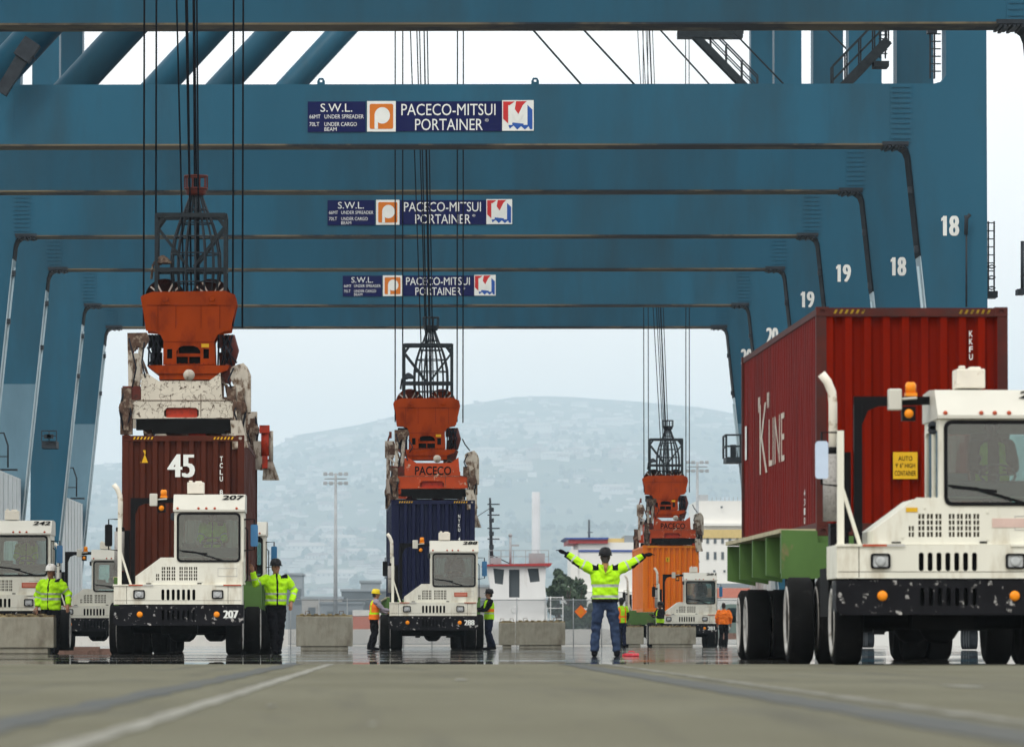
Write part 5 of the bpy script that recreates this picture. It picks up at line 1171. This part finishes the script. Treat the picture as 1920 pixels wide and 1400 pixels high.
def tree(label, px, pyt, Y, wpx, seed):
    r2 = random.Random(seed); x = PX(px, Y); h = PZ(pyt, Y)+3; rad = wpx/2*Y/FPX
    o = thing('tree', label, 'tree', (x, Y, -3), 0, 'dark trees beyond the fence')
    b = MB(); b.tube([(0, 0, 0), (.1, 0, h*.5), (0, .1, h*.85)], [.25, .16, .05], 8)
    for k in range(5):
        a = k*1.3; b.tube([(0, 0, h*(.35+.08*k)), (rad*.6*math.cos(a), rad*.6*math.sin(a), h*(.55+.08*k))], [.08, .02], 6)
    b.build('trunk', 'bark', o)
    b = MB(); cl = [(r2.gauss(0, rad*.45), r2.gauss(0, rad*.4), h*r2.uniform(.45, .93), rad*r2.uniform(.22, .45)) for _ in range(16)]
    for cx_, cy_, cz_, cr in cl:
        cx_ *= 1.15-cz_/h*.75
        for _ in range(130):
            d = Vector((r2.gauss(0, 1), r2.gauss(0, 1), r2.gauss(0, 1))).normalized()*cr*r2.uniform(.5, 1.05); c = Vector((cx_, cy_, cz_))+d; s = r2.uniform(.08, .2)
            u = Vector((r2.uniform(-1, 1), r2.uniform(-1, 1), r2.uniform(-1, 1))).normalized()*s; v = u.orthogonal().normalized()*s*.7; b.add([c-u-v, c+u-v, c+u+v, c-u+v], [(0, 1, 2, 3)])
    b.build('crown', 'leaf', o, fix=False)
tree('tallest dark tree just right of the tug boat', 1046, 1058, 420, 46, 3)
tree('broad dark tree left of the signalling woman', 1082, 1082, 430, 66, 5)
tree('small dark tree between the tug and the woman', 1064, 1075, 415, 46, 8)
tree('dark tree behind the signalling woman', 1112, 1100, 425, 40, 9)

# ------------------------------------------------------------------ people
def person(label, loc, rz, outfit, arms, legs=None, h=1.78, lean=0, head_yaw=0, group='dock workers', sit=False, curl=.5):
    """arms: two (elbow, wrist, hand direction); side a is local -x, b is +x; the figure faces local -y"""
    root = thing('person', label, 'person', loc, rz, group); s = h/1.78; root.scale = (s, s, s)
    W[root] = W[root] @ Matrix.Scale(s, 4)
    cl, sn = math.cos(lean), math.sin(lean); pz = .95
    def T(p):
        p = Vector(p)
        if p.z <= pz: return p
        return Vector((p.x, p.y*cl-(p.z-pz)*sn, pz+(p.z-pz)*cl+p.y*sn))
    ch, shh = math.cos(head_yaw), math.sin(head_yaw)
    def TH_(p): p = Vector(p); return T((p.x*ch-p.y*shh, p.x*shh+p.y*ch, p.z))
    if legs is None: legs = [((-.10, -.02, .50), (-.11, .03, .09)), ((.10, -.02, .50), (.11, .03, .09))]
    hips = [Vector((-.095, 0, .90)), Vector((.095, 0, .90))]; sho = [Vector((-.185, 0, 1.425)), Vector((.185, 0, 1.425))]
    B = MB()
    B.ell([(.86, .10, .07, 0), (.90, .13, .085, 0), (.95, .14, .09, 0), (1.06, .135, .095, 0), (1.2, .145, .105, 0), (1.34, .155, .10, 0), (1.42, .115, .075, 0), (1.475, .060, .058, 0), (1.55, .056, .058, -.005)], 18, 0, T)
    B.ell([(1.528, .030, .035, -.045), (1.545, .048, .060, -.03), (1.58, .062, .082, -.015), (1.63, .071, .092, -.008), (1.69, .076, .098, 0), (1.735, .070, .090, .004), (1.765, .048, .062, .005), (1.78, .015, .02, .005)], 18, 0, TH_)
    B.sphere(TH_((0, -.108, 1.625)), .016, 6, (.9, 1.2, 1.6)); B.sphere(TH_((-.076, .01, 1.635)), .022, 6, (.5, .8, 1.3)); B.sphere(TH_((.076, .01, 1.635)), .022, 6, (.5, .8, 1.3)); B.sphere(TH_((0, -.088, 1.575)), .02, 6, (1.2, .5, .4))
    hands = MB()
    for i in (0, 1):
        el, wr, hd = [Vector(v) for v in arms[i]]; sh_ = sho[i]
        B.tube([T(sh_*1), T(el), T(wr)], [.042, .038, .028], 10, round_=True)
        kn, an = [Vector(v) for v in legs[i]]
        B.tube([hips[i], kn, an], [.085, .055, .038], 10, round_=True)
        B.tube([an+Vector((0, .03, -.04)), an+Vector((0, -.15, -.055))], [.035, .03], 8, round_=True)
        d = hd.normalized(); w_ = T(wr); side = Vector((0, 0, 1)).cross(d)
        if side.length < .2: side = Vector((1, 0, 0))
        side.normalize(); nn = d.cross(side).normalized()
        for mb_ in (B,):
            mb_.tube([w_, w_+d*.05, w_+d*.09], [.026, .036, .034], 8, round_=True)
            for k, (o2, ln) in enumerate(((-.030, .068), (-.010, .078), (.010, .073), (.029, .058))):
                a = w_+d*.095+side*o2; m1 = a+d*ln*.5-nn*ln*.12*curl; m2 = m1+d*ln*.35-nn*ln*.45*curl; mb_.tube([a, m1, m2], [.0105, .0095, .008], 6, round_=True)
            t0 = w_+d*.035-side*.03; mb_.tube([t0, t0+d*.035-side*.03, t0+d*.065-side*.035], [.013, .011, .009], 6, round_=True)
    me = remeshed(B, .0085, 2)
    glove = outfit.get('glove')
    wr0 = [T(Vector(arms[i][1])) for i in (0, 1)]; dirs = [Vector(arms[i][2]).normalized() for i in (0, 1)]
    def pick_body(c):
        if glove:
            for i in (0, 1):
                if (c-wr0[i]).dot(dirs[i]) > -.03 and (c-wr0[i]).length < .25: return 1
        return 0
    link_mesh(me, 'body', [outfit.get('skin', 'skin_mid'), glove or 'glove_grey'], root, pick_body)
    b = MB()
    for sx_ in (-1, 1): b.sphere(TH_((sx_*.03, -.093, 1.652)), .011, 5)
    b.build('eyes', 'cloth_black', root)
    # trousers
    b = MB(); b.ell([(.775, .085, .085, 0), (.82, .135, .115, 0), (.90, .178, .128, 0), (.97, .175, .125, 0), (1.03, .165, .12, 0)], 18)
    for i in (0, 1):
        kn, an = [Vector(v) for v in legs[i]]; b.tube([hips[i], hips[i].lerp(kn, .5), kn, an+Vector((0, .005, .0))], [.112, .104, .080, .070], 12, round_=False)
    link_mesh(remeshed(b, .013), 'trousers', [outfit['trousers']], root)
    for i in (0, 1):
        kn, an = [Vector(v) for v in legs[i]]; b = MB(); b.tube([an+Vector((0, .035, -.045)), an+Vector((0, -.05, -.048)), an+Vector((0, -.18, -.06))], [.048, .052, .038], 10, round_=True); b.tube([an+Vector((0, .005, .06)), an+Vector((0, .01, -.04))], [.058, .055], 10)
        m_ = remeshed(b, .012)
        zmin = min(v.co.z for v in m_.vertices)
        if not sit:
            for v in m_.vertices: v.co.z = max(v.co.z, 0.0)
        link_mesh(m_, 'boot', [outfit.get('boots', 'cloth_black')], root)
    # jacket / shirt
    bulk = outfit.get('bulk', 1.0)
    b = MB(); hem = outfit.get('hem', .92)
    b.ell([(hem, .185*bulk, .138*bulk, 0), (1.0, .182*bulk, .138*bulk, 0), (1.12, .178*bulk, .135*bulk, 0), (1.25, .19*bulk, .14*bulk, 0), (1.36, .20*bulk, .135*bulk, 0), (1.43, .165, .108, 0), (1.48, .095, .085, 0), (1.51, .085, .08, 0)], 20, 0, T)
    for i in (0, 1):
        el, wr, hd = [Vector(v) for v in arms[i]]
        b.tube([T(sho[i]), T(sho[i].lerp(el, .5)), T(el), T(el.lerp(wr, .5)), T(el.lerp(wr, .97))], [.086, .076*bulk, .064*bulk, .056*bulk, .047*bulk], 12, round_=False); b.sphere(T(sho[i]), .088, 8)
    if outfit.get('hood'):
        b.tube([(-.11, .06, 1.50), (-.07, .13, 1.42), (0, .155, 1.385), (.07, .13, 1.42), (.11, .06, 1.50)], [.03, .035, .035, .035, .03], 8, round_=True)
    jm = remeshed(b, .012)
    def seg_t(c, i):
        el, wr = T(Vector(arms[i][0])), T(Vector(arms[i][1])); s0 = T(sho[i])
        best = None
        for k, (a, e) in enumerate(((s0, el), (el, wr))):
            d = e-a; t = max(0, min(1, (c-a).dot(d)/d.length_squared)); q_ = a+d*t; dd = (c-q_).length
            if best is None or dd < best[0]: best = (dd, k+t, c-q_)
        return best
    J = outfit['jacket']
    def pick_j(c):
        p = Vector(c)
        arm = None
        for i in (0, 1):
            dd, t, off = seg_t(p, i)
            if dd < .10 and (t > .42 or abs(p.x) > .215): arm = (t, off)
        return J(p, arm)
    link_mesh(jm, outfit.get('jname', 'jacket'), outfit['jmats'], root, pick_j)
    if outfit.get('vest'):
        b = MB(); b.ell([(hem-.02, .205, .155, 0), (1.0, .20, .152, 0), (1.12, .196, .15, 0), (1.25, .206, .156, 0), (1.36, .205, .15, 0), (1.43, .175, .122, 0), (1.472, .115, .095, 0)], 22, 0, T)
        V = outfit['vest']; link_mesh(remeshed(b, .012), 'vest', outfit['vmats'], root, lambda c: V(Vector(c)))
    # hat and hair
    hat = outfit.get('hat')
    if hat:
        b = MB(); rr = []
        for z, r_ in ((1.675, .105), (1.68, .108), (1.72, .108), (1.76, .098), (1.79, .076), (1.81, .045), (1.815, .01)): rr.append([TH_((r_*math.cos(k*math.pi/10), .01+r_*1.18*math.sin(k*math.pi/10), z)) for k in range(20)])
        b.smooth = True; b.loft(rr); rr = []
        fr = outfit.get('brim', .0)
        for z, e in ((1.668, .0), (1.680, .0)): rr.append([TH_((( .118+fr)*math.cos(k*math.pi/10), .005+(.138+fr+(.03 if math.sin(k*math.pi/10) < -.3 else 0))*math.sin(k*math.pi/10), z)) for k in range(20)])
        b.loft(rr); b.smooth = False
        b.bar(TH_((0, -.10, 1.765)), TH_((0, .11, 1.765)), .03, .075); b.build('hard_hat', hat, root)
    if outfit.get('hair'):
        b = MB(); b.ell([(1.56, .055, .05, .045), (1.60, .075, .075, .03), (1.66, .082, .098, .012), (1.71, .082, .10, .012), (1.75, .072, .09, .01), (1.78, .03, .04, .008)], 14, 0, TH_)
        if outfit.get('pony'): b.tube([TH_((0, .095, 1.63)), TH_((0, .15, 1.56)), TH_((0, .175, 1.46)), TH_((0, .175, 1.36))], [.03, .04, .036, .014], 8, round_=True)
        hm = remeshed(b, .012)
        bmh = bmesh.new(); bmh.from_mesh(hm)
        bmesh.ops.delete(bmh, geom=[f for f in bmh.faces if (f.calc_center_median()-TH_((0, -.09, 1.61))).length < .075], context='FACES'); bmh.to_mesh(hm); bmh.free()
        link_mesh(hm, 'hair', [outfit['hair'], 'hair_dark'], root, lambda c: 1 if c.z > 1.54 else 0)
    return root
def jk_striped(p, arm):                               # fluorescent jacket with grey tape, black shoulders and black hem
    if arm:
        t, off = arm
        if abs(t-.72) < .055 or abs(t-1.42) < .055: return 1
        if t > 1.82: return 2
        if off.z < -.025 and t > .9: return 2
        return 0
    if p.z > 1.425 and .115 < abs(p.x) < .24: return 2
    if abs(p.z-1.17) < .024 or abs(p.z-.985) < .024: return 1
    if p.z < .955: return 2
    return 0
def jk_plain(p, arm):
    if arm:
        return 1 if abs(arm[0]-1.3) < .05 or abs(arm[0]-.7) < .05 else 0
    if p.z > 1.44 and p.x > .10: return 2
    if abs(p.x) < .012 and p.y < 0: return 2
    return 1 if abs(p.z-1.10) < .022 or abs(p.z-1.20) < .02 else 0
JM = ['hivis', 'tape_grey', 'cloth_black']
def on(px, Y): return (PX(px, Y), Y, 0)
# 1 signalling woman seen from behind, arms spread (local x flips: faces +y)
person('woman from behind in a lime jacket, arms spread wide, facing the trucks', on(1135, 97.5), math.pi,
       dict(trousers='denim', jacket=jk_striped, jmats=JM, bulk=1.24, hood=True, hat='hat_black', hair='hair_blond', pony=True, glove='cloth_black', hem=.90),
       [((-.43, -.02, 1.53), (-.66, -.05, 1.68), (-1, 0, .12)), ((.43, -.02, 1.54), (.66, -.05, 1.71), (1, 0, .45))],
       [((-.15, -.02, .50), (-.19, .0, .09)), ((.15, -.02, .50), (.18, .02, .09))], h=1.84)
# 2 man beside 207, one arm raised to the truck, facing the camera
person('man in lime jacket and dark hat walking beside tractor 207, hand on it', on(517, 111), R(12),
       dict(trousers='cloth_black', jacket=lambda p, arm: 2 if (not arm and abs(p.x) < .014 and p.y < 0) else 1 if (arm and (abs(arm[0]-.75) < .05 or abs(arm[0]-1.4) < .05)) else (2 if (p.z > 1.43 and p.x > .08 and not arm) else (1 if (not arm and (abs(p.z-1.14) < .022 or abs(p.z-1.02) < .02)) else 0)), jmats=JM, bulk=1.15, hat='hat_black', brim=.01, skin='skin_mid', hair='hair_dark', hem=.93),
       [((-.40, -.06, 1.33), (-.46, -.10, 1.55), (-.2, -.1, 1)), ((.36, .04, 1.20), (.27, -.14, .98), (-.2, -.4, -.9))],
       [((-.06, -.06, .50), (-.03, -.04, .09)), ((.10, .02, .50), (.07, .10, .10))], h=1.84)
# 3 orange vest person left of 288, facing right
vest_o = lambda p: 1 if (abs(abs(p.x)-.10) < .03 and p.z > 1.1) or abs(p.z-1.08) < .03 else 0
person('worker in orange vest and yellow hard hat reaching towards tractor 288', on(701, 161), R(98),
       dict(trousers='cloth_black', jacket=lambda p, a: 0, jmats=['shirt_grey'], jname='shirt', vest=vest_o, vmats=['hivis_orange', 'hivis'], hat='hat_yellow', hair='hair_dark', skin='skin_mid'),
       [((-.24, -.22, 1.22), (-.20, -.46, 1.20), (0, -1, .1)), ((.24, -.20, 1.18), (.20, -.42, 1.12), (0, -1, .1))],
       [((-.10, -.04, .50), (-.10, .05, .09)), ((.10, .0, .50), (.10, .12, .10))], h=1.70, lean=R(5))
# 4 lime vest person right of 288, facing left
vest_y = lambda p: 1 if abs(p.z-1.17) < .045 else (2 if abs(p.z-1.08) < .02 else 0)
person('worker in lime vest and dark helmet at the right side of tractor 288', on(917, 163), R(-80),
       dict(trousers='cloth_navy', jacket=lambda p, a: 0, jmats=['cloth_black'], jname='shirt', vest=vest_y, vmats=['hivis', 'hivis_orange', 'tape_grey'], hat='hat_black', hair='hair_dark', skin='skin_mid'),
       [((-.26, -.16, 1.20), (-.20, -.36, 1.22), (0, -1, .1)), ((.26, -.14, 1.18), (.20, -.38, 1.15), (0, -1, .1))],
       [((-.10, -.03, .50), (-.12, .03, .09)), ((.10, -.02, .50), (.12, .12, .10))], h=1.72)
# 5 man by the left block
person('man in lime jacket and white hard hat standing behind the left concrete block', on(95, 120.5), R(-18),
       dict(trousers='cloth_black', jacket=jk_plain, jmats=JM, bulk=1.18, hat='hat_white', hair='hair_dark', skin='skin_mid', hem=.88),
       [((-.30, .04, 1.18), (-.27, -.08, .94), (0, -.3, -1)), ((.36, .06, 1.20), (.40, -.08, .98), (.1, -.3, -1))], h=1.86)
# 6 worker partly behind the woman
person('worker in lime and orange vest partly hidden behind the signalling woman', on(1165, 205), math.pi+R(20),
       dict(trousers='cloth_navy', jacket=lambda p, a: 0 if not a or a[0] < .6 else 1, jmats=['hivis', 'cloth_black'], jname='shirt', vest=lambda p: 1 if abs(abs(p.x)-.11) < .035 or abs(p.z-1.12) < .035 else 0, vmats=['hivis', 'hivis_orange'], hat='hat_black', hair='hair_dark', skin='skin_dark'),
       [((-.26, .02, 1.18), (-.24, -.12, .97), (0, -.3, -1)), ((.26, .02, 1.18), (.24, -.12, .97), (0, -.3, -1))], h=1.78)
# 7 worker in black with lime vest behind the block
person('worker in black sleeves and open lime vest behind the concrete block', on(1238, 228), R(-60),
       dict(trousers='cloth_black', jacket=lambda p, a: 0, jmats=['cloth_black'], jname='shirt', vest=lambda p: 1 if p.x > .0 and p.z > 1.12 else 0, vmats=['hivis', 'cloth_black'], hat='hat_black', hair='hair_dark', skin='skin_dark', hem=.98),
       [((-.25, -.12, 1.20), (-.16, -.32, 1.28), (.2, -1, .3)), ((.25, -.10, 1.18), (.18, -.30, 1.2), (0, -1, .2))], h=1.80)
# 8 orange jacket from behind
person('man in an orange jacket seen from behind, right of the distant tractor', on(1357, 226), math.pi-R(8),
       dict(trousers='cloth_black', jacket=lambda p, a: 1 if a and a[0] > .7 else 0, jmats=['hivis_orange', 'hivis_orange'], bulk=1.2, hair='hair_dark', skin='skin_mid', hem=.92),
       [((-.29, .0, 1.18), (-.26, -.10, .96), (0, -.3, -1)), ((.29, .0, 1.18), (.26, -.10, .96), (0, -.3, -1))],
       [((-.10, -.03, .50), (-.10, .02, .09)), ((.10, -.05, .50), (.11, .16, .14))], h=1.76)
# 9 half hidden lime figure by the orange trailer
person('worker in lime jacket mostly hidden behind the green trailer of the orange container', on(1187, 262.5), 0,
       dict(trousers='cloth_black', jacket=jk_plain, jmats=JM, hat='hat_black', hair='hair_dark', skin='skin_dark'),
       [((-.26, .02, 1.18), (-.24, -.12, .97), (0, -.3, -1)), ((.26, .02, 1.18), (.24, -.12, .97), (0, -.3, -1))], h=1.5)
# drivers, seated in the cabs
def driver(trk, label, kit):
    m = W[trk]; loc = m @ Vector((.62, 1.16, 1.08)); rz = trk.rotation_euler[2]
    d = dict(trousers='cloth_black', skin='skin_mid', hair='hair_dark', jacket=jk_plain, jmats=JM); d.update(kit)
    person(label, tuple(loc), rz, d, [((-.24, -.16, 1.17), (-.15, -.40, 1.12), (.2, -1, .2)), ((.24, -.16, 1.17), (.15, -.40, 1.12), (-.2, -1, .2))],
           [((-.12, -.42, .90), (-.12, -.48, .80)), ((.12, -.42, .90), (.12, -.48, .80))], h=1.74, group='truck drivers', sit=True)
driver(tr207, 'driver in lime jacket at the wheel of tractor 207', {})
driver(tr288, 'driver in dark shirt at the wheel of tractor 288', dict(jacket=lambda p, a: 0, jmats=['cloth_navy'], jname='shirt'))
driver(trnear, 'driver in black shirt and lime vest in the nearest tractor', dict(jacket=lambda p, a: 0, jmats=['cloth_black'], jname='shirt', vest=lambda p: 1 if abs(p.x) < .07 else 0, vmats=['hivis', 'cloth_black'], skin='skin_dark'))
driver(tror, 'driver in dark clothes in the small distant tractor', dict(jacket=lambda p, a: 0, jmats=['cloth_black'], jname='shirt', skin='skin_dark'))
driver(tr242, 'driver in lime jacket at the wheel of tractor 242', {})

# ------------------------------------------------------------------ haze
hz = MB(); hz.box(-13500, 13500, -300, 23500, -4.2, 940)
hm = bpy.data.materials.new('haze'); hm.use_nodes = True; t = hm.node_tree; t.nodes.clear()
ho = t.nodes.new('ShaderNodeOutputMaterial'); pv = t.nodes.new('ShaderNodeVolumePrincipled'); pv.inputs['Color'].default_value = (.73, .885, 1, 1); pv.inputs['Density'].default_value = 0.90e-4; pv.inputs['Anisotropy'].default_value = .1
t.links.new(pv.outputs[0], ho.inputs['Volume']); M['haze'] = hm
hzo = hz.build('haze', 'haze'); tag(hzo, 'pale blue haze over the harbour and hills', 'haze', kind='stuff')
